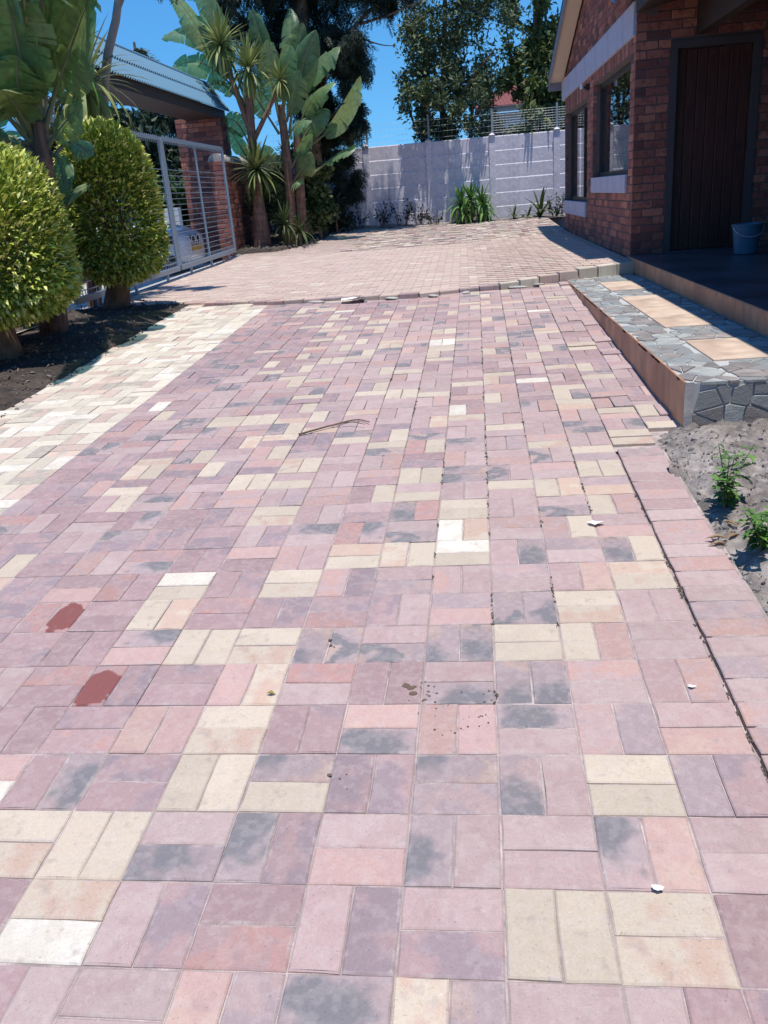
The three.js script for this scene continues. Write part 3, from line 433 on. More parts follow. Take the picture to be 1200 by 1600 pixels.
  for (const x of [2.4, 3.6, 4.8]) mesh('rafter', bx(x - HX, x + 0.1 - HX, 2.69 - HG, 2.9 - HG + (x - HX) * ps, -9.79 - HZ0, 1.4 - HZ0), M.darkWood, pr);
  mesh('added_shade_wall', bx(4.3 - HX, 4.5 - HX, 0.1 - HG, 3.5 - HG, -9.55 - HZ0, 2 - HZ0), M.mortar, house);  // unseen wall, added to close off the porch and darken it
  mesh('post', bx(1.78 - HX, 1.9 - HX, 0.595 - HG, 2.93 - HG, 1.2 - HZ0, 1.32 - HZ0), M.darkWood, pr);
}

// ---------------------------------------------------------------- porch and slate step
{
  const r = rng(120), P = struct('porch_floor', 'dark tiled porch floor with tan tiled riser'); const PY = 0.59, PX = 1.765;
  mesh('porch_slab', bx(PX + 0.012, 6.4, 0.2, PY - 0.008, -9.79, 1.5), M.grout, P);
  for (let z = -9.79, i = 0; z < 1.3; z += 0.303, i++) for (let x = PX; x < 4.2; x += 0.303) mesh('floor_tile', bx(x + 0.002, x + 0.301, PY - 0.03, PY + (r() - 0.5) * 0.001, z + 0.002, Math.min(z + 0.301, 1.45)), M.darkTile, P);
  for (let z = -9.6; z < 1.3; z += 0.152) mesh('riser_tile', rbx(PX - 0.002, PX + 0.012, 0.444, PY - 0.004, z + 0.002, z + 0.15, 0.002), r() < 0.5 ? M.rust : M.rust2, P);
  const st = thing('slate_step', 'low step of slate crazy paving with tan tile insets beside the driveway', 'step', [1.04, 0.1, -4.12]); st.updateMatrixWorld(true);
  const inv = new THREE.Matrix4().makeTranslation(-1.04, -0.1, 4.12);
  const SY = 0.44, X0 = 1.04, X1 = 1.763, Z0 = -4.12, Z1 = -9.34;
  mesh('step_core', bx(X0 + 0.012, X1, -0.05, SY - 0.012, Z1, Z0 - 0.012).applyMatrix4(inv), M.grout, st);
  for (let z = Z0 - 0.001; z > Z1; z -= 0.155) mesh('side_tile', rbx(X0, X0 + 0.011, Math.min(0.0463 * -z + 0.0, SY - 0.02) - 0.06, SY - 0.004, Math.max(z - 0.152, Z1), z, 0.002).applyMatrix4(inv), r() < 0.6 ? M.rust : M.rust2, st);
  // crazy paving: Voronoi cells clipped to a rectangle
  const cellsOf = (u0, u1, v0, v1, size, seed, skip, gap = 0.004) => {
    const rr = rng(seed), pts = []; const nu = Math.ceil((u1 - u0) / size) + 2, nv = Math.ceil((v1 - v0) / size) + 2;
    for (let i = -1; i < nu; i++) for (let j = -1; j < nv; j++) if (rr() > 0.14) pts.push([u0 + (i - 0.1 + rr() * 1.2) * size, v0 + (j - 0.1 + rr() * 1.2) * size]);
    const out = []; for (const p of pts) { if (p[0] < u0 || p[0] > u1 || p[1] < v0 || p[1] > v1) continue; if (skip && skip(p[0], p[1])) continue;
      let poly = [[u0, v0], [u1, v0], [u1, v1], [u0, v1]];
      for (const q of pts) { if (q === p) continue; const dx = q[0] - p[0], dy = q[1] - p[1], d = Math.hypot(dx, dy); if (d > size * 3.2) continue; const mx = (p[0] + q[0]) / 2 - dx / d * gap, my = (p[1] + q[1]) / 2 - dy / d * gap; const np = []; for (let k = 0; k < poly.length; k++) { const a = poly[k], b = poly[(k + 1) % poly.length]; const sa = (a[0] - mx) * dx + (a[1] - my) * dy, sb = (b[0] - mx) * dx + (b[1] - my) * dy; if (sa <= 0) np.push(a); if (sa * sb < 0) { const t = sa / (sa - sb); np.push([lerp(a[0], b[0], t), lerp(a[1], b[1], t)]); } } poly = np; if (poly.length < 3) break; }
      if (poly.length >= 3) out.push({ p, poly }); }
    return out;
  };
  const stone = (poly, th, frame, parent) => { const sh = new THREE.Shape(poly.map(([a, b]) => new THREE.Vector2(a, b))); const g = new THREE.ExtrudeGeometry(sh, { depth: th, bevelEnabled: true, bevelThickness: 0.003, bevelSize: 0.002, bevelOffset: -0.002, bevelSegments: 1, steps: 1, curveSegments: 1 }); const q = boxUV(g).applyMatrix4(frame); const t = r(); mesh('slate_stone', q, t < 0.45 ? M.slate[0] : t < 0.75 ? M.slate[1] : M.slateC, parent); };
  // top, (u = x, v = -z)
  const insets = [[1.31, 1.62, 4.62, 5.28], [1.31, 1.62, 5.78, 7.48], [1.31, 1.62, 7.98, 8.66]];
  const inIns = (u, v) => insets.some((h) => u > h[0] - 0.02 && u < h[1] + 0.02 && v > h[2] - 0.02 && v < h[3] + 0.02);
  const tf = () => new THREE.Matrix4().makeBasis(V3(1, 0, 0), V3(0, 0, -1), V3(0, 1, 0)).setPosition(0, SY - 0.02, 0).premultiply(inv);
  const zones = [[X0, 1.30, -Z0, -Z1], [1.63, X1, -Z0, -Z1], [1.302, 1.628, -Z0, 4.61], [1.302, 1.628, 5.29, 5.77], [1.302, 1.628, 7.49, 7.97], [1.302, 1.628, 8.67, -Z1]];
  zones.forEach((z, i) => cellsOf(z[0], z[1], z[2], z[3], 0.11, 200 + i).forEach((c) => stone(c.poly, 0.011 + r() * 0.003, tf(), st)));
  for (const h of insets) for (let v = h[2]; v < h[3] - 0.05; v += 0.31) mesh('inset_tile', rbx(h[0], h[1], SY - 0.03, SY - 0.001, -Math.min(v + 0.306, h[3]), -v, 0.003).applyMatrix4(inv), M.tan, st);
  // near face (faces +z): u = x, v = y
  const ff = () => new THREE.Matrix4().makeTranslation(0, 0, Z0 - 0.014).premultiply(inv);
  cellsOf(X0 + 0.045, X1, 0.1, SY - 0.022, 0.088, 231).forEach((c) => stone(c.poly, 0.008 + r() * 0.004, ff(), st));
  mesh('corner_mortar', bx(X0 + 0.001, X0 + 0.044, 0.1, SY - 0.004, Z0 - 0.012, Z0 + 0.001).applyMatrix4(inv), M.conc, st);
  // porch's continuation of the near face
  const fc = thing('slate_plinth', 'slate clad plinth face of the porch beside the step', 'plinth', [1.78, 0.1, -4.12]); const inv2 = new THREE.Matrix4().makeTranslation(-1.78, -0.1, 4.12);
  mesh('plinth_core', bx(1.745, 1.764, 0.0, 0.44, -4.13, 1.5).applyMatrix4(inv2), M.grout, fc);
  cellsOf(-4.1, 1.48, 0.0, 0.43, 0.12, 240).forEach((c) => stone(c.poly, 0.008, new THREE.Matrix4().makeBasis(V3(0, 0, 1), V3(0, 1, 0), V3(-1, 0, 0)).setPosition(1.748, 0, 0).premultiply(inv2), fc));
  // bucket on the porch
  const bk = thing('bucket', 'blue plastic bucket standing on the shaded porch by the door', 'bucket', [2.78, 0.59, -8.95]);
  mesh('bucket_body', new THREE.LatheGeometry([[0, 0.004], [0.105, 0.004], [0.11, 0.012], [0.14, 0.27], [0.15, 0.275], [0.15, 0.29], [0.138, 0.29], [0.134, 0.27], [0.1, 0.02], [0, 0.018]].map((p) => new THREE.Vector2(...p)), 28), M.bucket, bk);
  const hd = []; for (let i = 0; i <= 12; i++) { const a = i / 12 * Math.PI; hd.push(V3(Math.cos(a) * 0.148, 0.27 - Math.sin(a) * 0.1, 0.03 + Math.sin(a) * 0.11)); } mesh('handle', tube(hd, 0.004, 0.004, 24, 6), M.wire, bk);
}

// ---------------------------------------------------------------- back wall of concrete panels, with mesh fence
const BZ = -20;
{
  const w = thing('panel_wall', 'lilac painted precast concrete panel wall closing the yard', 'wall', [0, 0.6, BZ]); const topY = 2.47, ph = 0.29;
  const post = () => { const g = bx(-0.065, 0.065, -0.1, topY - 0.6 + 0.02, -0.05, 0.035); const cap = new THREE.ConeGeometry(0.1, 0.05, 4).rotateY(Math.PI / 4).translate(0, topY - 0.6 + 0.045, -0.007); return merge([g, boxUV(cap)]); };
  const pg = post(); const xs = []; for (let x = -4.95; x < 7; x += 1.4) xs.push(x + 0.01); // posts through 0.66, 2.06, -0.74, -2.14
  for (const x of xs) mesh('pillar', pg, M.paint, w).position.x = x;
  const sh = new THREE.Shape(); const H = ph - 0.004; sh.moveTo(-0.03, 0); sh.lineTo(0.010, 0); sh.lineTo(0.010, H - 0.016); sh.lineTo(0.0, H + 0.003); sh.lineTo(-0.03, H + 0.003); const gg = new THREE.ExtrudeGeometry(sh, { depth: 1.27, bevelEnabled: false }); gg.applyMatrix4(new THREE.Matrix4().makeBasis(V3(0, 0, 1), V3(0, 1, 0), V3(-1, 0, 0))); gg.translate(0.635 + 0.635 - 0.635, 0, 0); const pgeo = boxUV(gg.translate(0, 0, 0)); pgeo.computeBoundingBox(); const bb = pgeo.boundingBox; pgeo.translate(-(bb.min.x + bb.max.x) / 2, 0, 0);
  const r = rng(140);
  for (let i = 0; i < xs.length - 1; i++) for (let k = 0; k < 7; k++) { const m = mesh('panel', pgeo, M.paint, w); m.position.set((xs[i] + xs[i + 1]) / 2, topY - 0.6 - (k + 1) * ph, k * 0.0095 - 0.03 + (r() - 0.5) * 0.002); m.rotation.z = (r() - 0.5) * 0.004; }
  // the profile faces +z: mirror check handled by extruding along x
  const f = thing('mesh_fence', 'galvanised wire mesh fence standing on the lilac panel wall', 'fence', [0, 2.47, BZ - 0.06]);
  const bars = []; const cyl = (x0, y0, x1, y1, rr) => { const a = V3(x0, y0, 0), b = V3(x1, y1, 0), d = b.clone().sub(a); const g = new THREE.CylinderGeometry(rr, rr, d.length(), 5); g.applyMatrix4(TRS(a.add(b).multiplyScalar(0.5), new THREE.Quaternion().setFromUnitVectors(V3(0, 1, 0), d.normalize()), 1)); return g; };
  for (let y = 0.06; y < 0.46; y += 0.05) bars.push(cyl(0.68, y, 3.4, y, 0.0035)); for (let x = 0.7; x < 3.4; x += 0.075) bars.push(cyl(x, 0.04, x, 0.45, 0.0022));
  mesh('mesh_panel', merge(bars), M.wire, f);
  const b2 = []; for (let y = 0.08; y < 0.46; y += 0.12) b2.push(cyl(-4.3, y - 0.02, 0.66, y, 0.0018)); for (let x = -4.3; x < 0.66; x += 0.1) b2.push(cyl(x, 0.04, x, 0.44, 0.0009)); mesh('mesh_panel', merge(b2), M.wire, f);
  for (const x of [-3.54, -2.1, 0.67, 2.07]) mesh('post', new THREE.CylinderGeometry(0.024, 0.024, x === -2.1 ? 0.75 : 0.7, 8).translate(x, 0.2, 0), M.galv, f);
  mesh('post', new THREE.CylinderGeometry(0.02, 0.02, 0.7, 8).translate(-0.72, 0.2, 0), M.galv, f);
}

// ---------------------------------------------------------------- sliding gate, portal, boundary wall
{
  const g = thing('sliding_gate', 'pale blue steel gate with thin horizontal bars, closed across the entrance', 'gate', [-4.3, 0.5, -9]); g.updateMatrixWorld(true);
  const gy = (z) => 0.51 + (-z - 10) * 0.0155; const inv = new THREE.Matrix4().makeTranslation(4.3, -0.5, 9);
  const bar = (z0, y0, z1, y1, t, d = t) => { const L = Math.hypot(z1 - z0, y1 - y0); const q = boxUV(new THREE.BoxGeometry(d, t, L)); q.applyMatrix4(TRS(V3(-4.3, (y0 + y1) / 2, (z0 + z1) / 2), new THREE.Quaternion().setFromUnitVectors(V3(0, 0, 1), V3(0, y1 - y0, z1 - z0).normalize()), 1)); return q.applyMatrix4(inv); };
  const leaf = (z0, z1, stiles) => {
    const top = 2.43, b0 = gy(z0) + 0.09, b1 = gy(z1) + 0.09;
    mesh('bottom_rail', bar(z0, b0, z1, b1, 0.07, 0.05), M.galv, g); mesh('top_rail', bar(z0, top, z1, top, 0.045, 0.04), M.galv, g);
    for (const z of [z0, z1]) mesh('stile', bar(z, gy(z) + 0.126, z - 0.0001, top - 0.024, 0.05, 0.042), M.galv, g);
    for (const z of stiles) mesh('stile', bar(z, gy(z) + 0.126, z - 0.0001, top - 0.024, 0.032, 0.03), M.galv, g);
    for (let k = 0; k < 17; k++) { const t = k / 17; mesh('bar', bar(z0, lerp(b0 + 0.09, top - 0.33, t), z1, lerp(b1 + 0.09, top - 0.33, t), 0.009, 0.009), M.galv, g); }
    const spikes = []; for (let z = z0 - 0.06; z > z1; z -= 0.075) spikes.push(bx(-4.306, -4.294, top - 0.06, top + 0.04, z - 0.005, z + 0.005).applyMatrix4(inv)); mesh('spike_row', merge(spikes.filter((_, i) => true).map((q) => q)).scale(1, 1, 1), M.galv, g).userData.kind = 'stuff';
    const short = []; for (let z = z0 - 0.06; z > z1; z -= 0.075) { const b = lerp(b0, b1, (z0 - z) / (z0 - z1)); short.push(bx(-4.304, -4.296, b + 0.03, b + 0.1, z - 0.004, z + 0.004).applyMatrix4(inv)); } mesh('lower_bars', merge(short), M.galv, g).userData.kind = 'stuff';
    for (const t of [0.15, 0.5, 0.85]) { const z = lerp(z0, z1, t), y = gy(z) + 0.06; mesh('roller', bx(-4.315, -4.285, y - 0.09, y, z - 0.02, z + 0.02).applyMatrix4(inv), M.galv, g); }
  };
  leaf(-9.0, -12.58, [-10.8]); leaf(-12.68, -15.9, [-14.25]);
  const tr = mesh('gate_track', bx(-4.32, -4.28, 0.46, 0.492, -9, -12).applyMatrix4(new THREE.Matrix4()), M.galv); tr.userData = { label: 'narrow steel floor track under the gate', category: 'track' };
  tr.geometry = grid(-4.325, -4.275, -8.8, -16.2, 1, 20, (x, z) => upperY(-4.3, z) + 0.012);

  const brickBox = (host, x0, x1, y0, y1, z0, z1, seed, faces) => { // a brick pier: mortar core with bricks on the faces seen
    const c = mesh('mortar_core', bx(x0 + 0.01, x1 - 0.01, y0, y1, z0 + 0.01, z1 - 0.01), M.mortar, host); let l = [];
    if (faces.includes('f')) l = l.concat(coursing(x0, x1, y0 + 0.005, y1, [], new THREE.Matrix4().makeTranslation(0, 0, z1), seed));
    if (faces.includes('r')) l = l.concat(coursing(-z1, -z0, y0 + 0.005, y1, [], new THREE.Matrix4().makeBasis(V3(0, 0, -1), V3(0, 1, 0), V3(1, 0, 0)).setPosition(x1, 0, 0), seed + 1));
    layBricks(c, l, M.hbrick, 300);
  };
  const po = thing('gate_portal', 'brick gate portal with narrow blue-green corrugated roof over the entrance', 'portal', [-5, 0.3, -17.3]);
  const pg = new THREE.Group(); pg.name = 'brick_pier'; po.add(pg); pg.position.set(5, -0.3, 17.3); brickBox(pg, -5.5, -4.6, 0.3, 3.06, -17.75, -17.2, 301, 'fr');
  const pg2 = new THREE.Group(); pg2.name = 'brick_pier'; po.add(pg2); pg2.position.set(5, -0.3, 17.3); brickBox(pg2, -5.5, -4.6, 0.3, 3.06, -8.75, -8.2, 305, 'fr');
  mesh('lintel', bx(-5.24, -4.62, 3.065, 3.235, -17.7, -8.25).translate(5, -0.3, 17.3), M.darkWood, po);
  // corrugated sheets: two tiers on each slope
  const corr = (xa, ya, xb, yb) => { const P = [], I = [], U = []; const n = 870, z0 = -17.85, z1 = -8.1; for (let i = 0; i <= n; i++) { const z = lerp(z0, z1, i / n), h = 0.014 * Math.sin(i * Math.PI * 2 / 8); for (const [x, y] of [[xa, ya], [xb, yb]]) P.push(x + (xa > xb ? h * 0.8 : -h * 0.8) + 5, y + h - 0.3, z + 17.3); U.push(i * 0.03, 0, i * 0.03, 1); if (i) { const a = i * 2; I.push(a - 2, a, a - 1, a - 1, a, a + 1); } } const q = new THREE.BufferGeometry(); q.setAttribute('position', new THREE.Float32BufferAttribute(P, 3)); q.setAttribute('uv', new THREE.Float32BufferAttribute(U, 2)); q.setIndex(I); q.computeVertexNormals(); return q; };
  M.greenRoof.side = THREE.DoubleSide;
  for (const [a, b, c, d] of [[-4.54, 3.22, -4.725, 3.47], [-4.71, 3.49, -4.895, 3.73], [-5.28, 3.22, -5.095, 3.47], [-5.11, 3.49, -4.905, 3.73]]) mesh('roof_sheet', corr(a, b, c, d), M.greenRoof, po);
  mesh('ridge_cap', new THREE.CylinderGeometry(0.03, 0.03, 9.8, 8).rotateX(Math.PI / 2).translate(-4.9 + 5, 3.735 - 0.3, -12.975 + 17.3), M.greenRoof, po);
  const bw = thing('boundary_wall', 'low brick boundary wall running from the gate to the back wall', 'wall', [-4.6, 0.4, -18]);
  const bg = new THREE.Group(); bg.name = 'brick_face'; bw.add(bg); bg.position.set(4.6, -0.4, 18); brickBox(bg, -4.7, -4.45, 0.4, 2.26, -19.9, -16.35, 311, 'fr');
  const sideWall = thing('boundary_wall', 'brick boundary wall hidden behind the near bushes and paddle-leaved plant', 'wall', [-5.2, 0, -3]);
  const sg = new THREE.Group(); sg.name = 'brick_face'; sideWall.add(sg); sg.position.set(5.2, 0, 3); brickBox(sg, -5.45, -5.2, -0.1, 2.1, -8.15, 3, 321, 'r');
  const cop = []; for (let z = -16.4; z > -19.9; z -= 0.3) mesh('coping_tile', new THREE.CylinderGeometry(0.15, 0.15, 0.29, 14, 1, false, 0, Math.PI).rotateX(Math.PI / 2).rotateZ(Math.PI / 2).rotateZ(-Math.PI / 2).rotateZ(Math.PI / 2).translate(-4.575 + 4.6, 2.255 - 0.4, z - 0.14 + 18), M.conc, bw);
}

// ---------------------------------------------------------------- car outside the gate (nose toward +x)
{
  const car = thing('car', 'white car parked nose-in behind the steel gate, yellow number plate', 'car', [-6.95, 0.37, -15.3]);
  // loft of cross sections along x; t from tail (-2.1) to nose (+2.1)
  const loft = (st, ns, fn) => { const P = [], I = [], U = []; st.forEach((s, i) => { for (let j = 0; j <= ns; j++) { const [y, z] = fn(s, j / ns); P.push(s.x, y, z); U.push(s.x, j / ns); if (i && j) { const a = i * (ns + 1) + j, b = a - ns - 1; I.push(b - 1, a - 1, b, b, a - 1, a); } } }); const g = new THREE.BufferGeometry(); g.setAttribute('position', new THREE.Float32BufferAttribute(P, 3)); g.setAttribute('uv', new THREE.Float32BufferAttribute(U, 2)); g.setIndex(I); g.computeVertexNormals(); return g; };
  const se = (a, p) => Math.sign(a) * Math.abs(a) ** p;
  const sect = (s, t) => { const a = t * Math.PI * 2 - Math.PI / 2; const yc = (s.y0 + s.y1) / 2, h = (s.y1 - s.y0) / 2; return [yc + se(Math.sin(a), 0.45) * h, se(Math.cos(a), 0.4) * s.w]; };
  const body = [[-2.1, .45, .62, .5], [-2.08, .3, .86, .76], [-1.9, .22, .95, .85], [-1.2, .2, .97, .88], [0, .2, .96, .88], [0.8, .2, .95, .88], [1.2, .22, .92, .87], [1.6, .22, .87, .85], [1.85, .2, .80, .82], [1.98, .19, .74, .76], [2.06, .2, .68, .66], [2.1, .26, .6, .5], [2.105, .4, .5, .2]].map(([x, y0, y1, w]) => ({ x, y0, y1, w }));
  const bm = mesh('body', loft(body, 40, sect), M.carPaint, car);
  const cab = [[-1.75, .9, .95, .62], [-1.45, .9, 1.28, .66], [-1.0, .9, 1.38, .68], [-0.2, .9, 1.4, .68], [0.2, .9, 1.36, .68], [0.75, .9, 1.08, .7], [1.05, .9, .93, .7]].map(([x, y0, y1, w]) => ({ x, y0, y1, w }));
  mesh('window_glass', loft(cab, 32, sect), M.carGlass, car);
  mesh('roof', loft([[-1.5, 1.27, 1.33, .56], [-1.0, 1.34, 1.405, .6], [-0.2, 1.36, 1.425, .6], [0.15, 1.34, 1.39, .58]].map(([x, y0, y1, w]) => ({ x, y0, y1, w })), 24, sect), M.carPaint, car);
  const nose = (y0, y1, z0, z1, d, rr) => { const q = new RoundedBoxGeometry(0.08, y1 - y0, Math.abs(z1 - z0), 2, rr); q.translate(d, (y0 + y1) / 2, (z0 + z1) / 2); return q; };
  for (const s of [-1, 1]) {
    const gr = mesh('grille', nose(.52, .67, s * 0.03, s * 0.24, 2.075, .03), M.black, car); mesh('grille_surround', new THREE.TorusGeometry(0.09, 0.009, 6, 20).scale(1.15, .8, 1).rotateY(Math.PI / 2).translate(2.116, .595, s * 0.135), M.carPaint, gr);
    const hl = mesh('headlight', nose(.55, .69, s * 0.36, s * 0.66, 2.0, .04).rotateY(s * -0.12), M.black, car); mesh('lens', new THREE.SphereGeometry(0.05, 12, 8).translate(2.03, .62, s * .52), M.lamp, hl);
    mesh('fog_intake', nose(.27, .37, s * .45, s * .68, 1.98, .03).rotateY(s * -0.1), M.black, car); mesh('mirror', new RoundedBoxGeometry(.1, .12, .17, 2, .04).translate(.62, 1.0, s * .93), M.carPaint, car);
    for (const x of [1.3, -1.3]) { const wh = new THREE.Group(); wh.name = 'wheel'; wh.position.set(x, 0.31, s * 0.80); car.add(wh); mesh('tyre', new THREE.TorusGeometry(0.24, 0.075, 10, 28), M.black, wh); mesh('rim', merge([new THREE.CylinderGeometry(.19, .19, .1, 20).rotateX(Math.PI / 2), ...[0, 1, 2, 3, 4].map((k) => new THREE.BoxGeometry(.05, .2, .13).translate(0, .1, 0).rotateZ(k * 1.2566))]), M.chrome, wh); }
  }
  mesh('lower_intake', nose(.24, .36, -.36, .36, 2.06, .04), M.black, car); mesh('number_plate', nose(.40, .50, -.25, .25, 2.09, .01), M.plate, car);
  mesh('bumper_lip', nose(.185, .23, -.55, .55, 2.05, .015), M.carPaint, car);
}

// ---------------------------------------------------------------- plants
// one paddle leaf along a quadratic curve, blade torn into strips
function paddle(b, c, t, W, seed, start = 0.3, tear = 0.5) {
  const r = rng(seed), cv = new THREE.QuadraticBezierCurve3(V3(...b), V3(...c), V3(...t)); const n = 26, P = [], U = [], I = []; const L = cv.getLength();
  const toCam = V3(0, EYE, 0); let face = V3((r() - 0.5) * 0.8, 0.35 + r() * 0.3, 0.5 + r() * 0.5); const roll = (r() - 0.5) * 0.9;
  for (const s of [-1, 1]) {
    let i = 0; while (i < n) {
      const len = tear > 0 ? 1 + Math.floor(r() * (r() < tear ? 3 : 9)) : n; const e = Math.min(n, i + len); const droop = (0.1 + r() * 0.55) * (tear ? 1 : 0.6), gap = (e < n && tear) ? 0.12 + r() * 0.25 : 0; const base = P.length / 3; const m = 4; const short = 0.85 + r() * 0.15;
      for (let k = i; k <= e; k++) for (let j = 0; j <= m; j++) {
        let q = k / n; const f = j / m; q = lerp(q, lerp((i + 0.2) / n, (e - 0.2) / n, (k - i) / Math.max(1, e - i)), gap * f); const uu = start + (1 - start) * q; const p = cv.getPoint(Math.min(1, uu)), tg = cv.getTangent(Math.min(1, uu));
        const side = new THREE.Vector3().crossVectors(tg, face).normalize(); const nor = new THREE.Vector3().crossVectors(side, tg).normalize(); side.applyAxisAngle(tg, roll); nor.applyAxisAngle(tg, roll);
        const w = W * Math.pow(Math.sin(Math.PI * clamp(0.04 + 0.96 * q, 0, 1) ** 0.85), 0.62) * short * 0.5; const lift = 0.28 * f - droop * f * f; const fwd = 0.25 * w * f;
        p.addScaledVector(side, s * w * f).addScaledVector(nor, w * lift).addScaledVector(tg, fwd * 0.6); p.y -= w * 0.25 * f * f; P.push(p.x, p.y, p.z); U.push(f * W, q * L); }
      for (let k = 0; k < e - i; k++) for (let j = 0; j < m; j++) { const a = base + k * (m + 1) + j, d = a + m + 1; s > 0 ? I.push(a, d, a + 1, d, d + 1, a + 1) : I.push(a, a + 1, d, d, a + 1, d + 1); }
      i = e;
    }
  }
  const g = new THREE.BufferGeometry(); g.setAttribute('position', new THREE.Float32BufferAttribute(P, 3)); g.setAttribute('uv', new THREE.Float32BufferAttribute(U, 2)); g.setIndex(I); g.computeVertexNormals();
  const pts = []; for (let k = 0; k <= 12; k++) { const p = cv.getPoint(k / 12 * 0.97); p.y -= 0.004; pts.push(p); } const stem = tube(pts, Math.min(0.028, W * 0.07), 0.004, 16, 6); return { blade: g, stem };
}
const veinTex = tex(256, 512, (i, j) => { const v = Math.abs(((j + i * 0.15) % 12) - 6) / 6, n = fbm(i / 40, j / 60, 401, 3); const f = 0.72 + v * 0.22 + n * 0.34; const br = smooth(0.62, 0.72, fbm(i / 30, j / 14, 405, 4)); return mix3([140 * f, 160 * f, 114 * f], [168 * f, 146 * f, 100 * f], br); });
const paddleMats = [[0.62, 0.82, 0.6], [0.52, 0.72, 0.58], [0.8, 0.95, 0.58]].map(([r, g, b]) => new THREE.MeshPhysicalMaterial({ map: rep(veinTex, 2, 2), color: lin(Math.min(1, r * 1.2), Math.min(1, g * 1.2), Math.min(1, b * 1.2)), roughness: 0.42, transmission: 0.55, thickness: 0, side: THREE.DoubleSide }));
const stemMat = std({ color: lin(0.16, 0.17, 0.09), roughness: 0.6 });
function strelitzia(name, label, base, trunkPts, leaves, seed, tr0, tr1, group, extraStems = []) {
  const g = thing(name, label, 'plant', base, group); const off = new THREE.Matrix4().makeTranslation(-base[0], -base[1], -base[2]);
  for (const t of trunkPts) mesh('trunk', tube(t, tr0, tr1, 20, 10).applyMatrix4(off), M.fibre, g);
  leaves.forEach(([b, c, t, W, tear], i) => { const { blade, stem } = paddle(b, c, t, W * (seed > 550 ? 1.08 : 1), seed + i * 7, 0.28, tear ?? 0.75); const m = mesh('leaf', blade.applyMatrix4(off), paddleMats[(i * 5 + seed) % 3], g); mesh('leaf_stalk', stem.applyMatrix4(off), stemMat, m); });
  return g;
}
strelitzia('paddle_leaf_plant', 'tall paddle-leaved plant rising between the two clipped bushes', [-3.96, 0.34, -7.75], [[[-3.96, 0.30, -7.75], [-3.86, 0.95, -7.75], [-3.76, 1.57, -7.75], [-3.70, 2.25, -7.75]], [[-4.06, 0.32, -7.8], [-3.98, 0.95, -7.8], [-3.88, 1.57, -7.8], [-3.80, 2.2, -7.8]]], [
  [[-3.67, 2.18, -7.75], [-3.42, 2.64, -7.75], [-2.86, 3.17, -7.45], 0.62, 0.8], [[-3.71, 2.21, -7.75], [-3.65, 2.78, -7.95], [-3.49, 3.68, -8.15], 0.7, 0.8], [[-3.75, 2.18, -7.75], [-3.59, 2.71, -7.45], [-3.49, 3.32, -7.15], 0.62, 0.9],
  [[-3.79, 2.13, -7.75], [-3.77, 2.55, -7.55], [-3.61, 2.87, -7.45], 0.45, 0.9], [[-3.81, 2.11, -7.75], [-4.07, 2.56, -7.95], [-4.45, 2.65, -7.95], 0.6, 0.5], [[-3.82, 2.03, -7.75], [-4.06, 2.29, -7.85], [-4.53, 2.1, -8.05], 0.5, 0.5],
  [[-3.69, 2.02, -7.75], [-3.48, 2.21, -7.65], [-3.19, 2.33, -7.55], 0.34, 0.2], [[-3.66, 1.97, -7.75], [-3.49, 2.04, -7.65], [-3.51, 1.55, -7.55], 0.24, 0.6], [[-3.63, 1.96, -7.75], [-3.48, 2.19, -7.85], [-3.33, 1.94, -7.85], 0.32, 0.7],
  [[-3.7, 1.48, -7.75], [-3.46, 1.67, -7.55], [-3.21, 1.69, -7.45], 0.2, 0.2], [[-3.69, 2.2, -7.75], [-3.55, 2.96, -8.05], [-3.75, 3.71, -8.5], 0.62, 0.4], [[-3.84, 2.09, -7.75], [-3.93, 2.14, -7.65], [-4.0, 1.85, -7.55], 0.4, 0.6], [[-3.8, 2.1, -7.75], [-3.95, 2.6, -7.7], [-4.2, 3.2, -7.5], 0.6, 0.4], [[-3.8, 2.0, -7.75], [-4.0, 2.2, -7.4], [-4.25, 2.3, -7.0], 0.5, 0.5], [[-3.74, 2.2, -7.75], [-3.7, 2.7, -7.6], [-3.85, 3.3, -7.3], 0.6, 0.4],
  [[-3.7, 2.2, -7.75], [-3.45, 3.3, -7.6], [-2.95, 3.6, -7.3], 0.7, 0.5], [[-3.7, 2.2, -7.75], [-3.4, 3.4, -8.0], [-2.9, 3.7, -8.2], 0.7, 0.5], [[-3.7, 2.25, -7.75], [-3.5, 3.6, -7.2], [-3.1, 3.9, -6.6], 0.72, 0.5], [[-3.72, 2.25, -7.75], [-3.5, 3.7, -8.3], [-3.1, 4.0, -8.9], 0.72, 0.5], [[-3.80, 2.2, -7.75], [-3.75, 2.55, -7.6], [-3.62, 2.85, -7.4], 0.55, 0.7], [[-3.78, 2.2, -7.7], [-3.72, 2.5, -7.45], [-3.56, 2.7, -7.3], 0.5, 0.8], [[-3.8, 2.15, -7.75], [-3.75, 2.4, -7.5], [-3.7, 2.45, -7.2], 0.45, 0.8], [[-3.74, 2.2, -7.75], [-2.98, 4.25, -6.89], [-2.88, 3.50, -5.3], 0.42, 0.6], [[-3.74, 2.2, -7.75], [-3.02, 4.30, -7.10], [-2.92, 3.55, -5.9], 0.42, 0.6], [[-3.74, 2.2, -7.75], [-2.95, 4.25, -7.35], [-2.85, 3.50, -6.6], 0.42, 0.6], [[-3.74, 2.2, -7.75], [-2.90, 4.30, -7.59], [-2.8, 3.55, -7.3], 0.42, 0.6], [[-3.85, 2.15, -7.8], [-4.0, 3.2, -7.8], [-4.1, 3.9, -7.6], 0.7, 0.4], [[-3.82, 2.1, -7.75], [-3.95, 2.5, -7.4], [-4.0, 2.75, -7.1], 0.6, 0.6]], 500, 0.10, 0.065);  // high leaves arching out of view are added to shade the planting bed
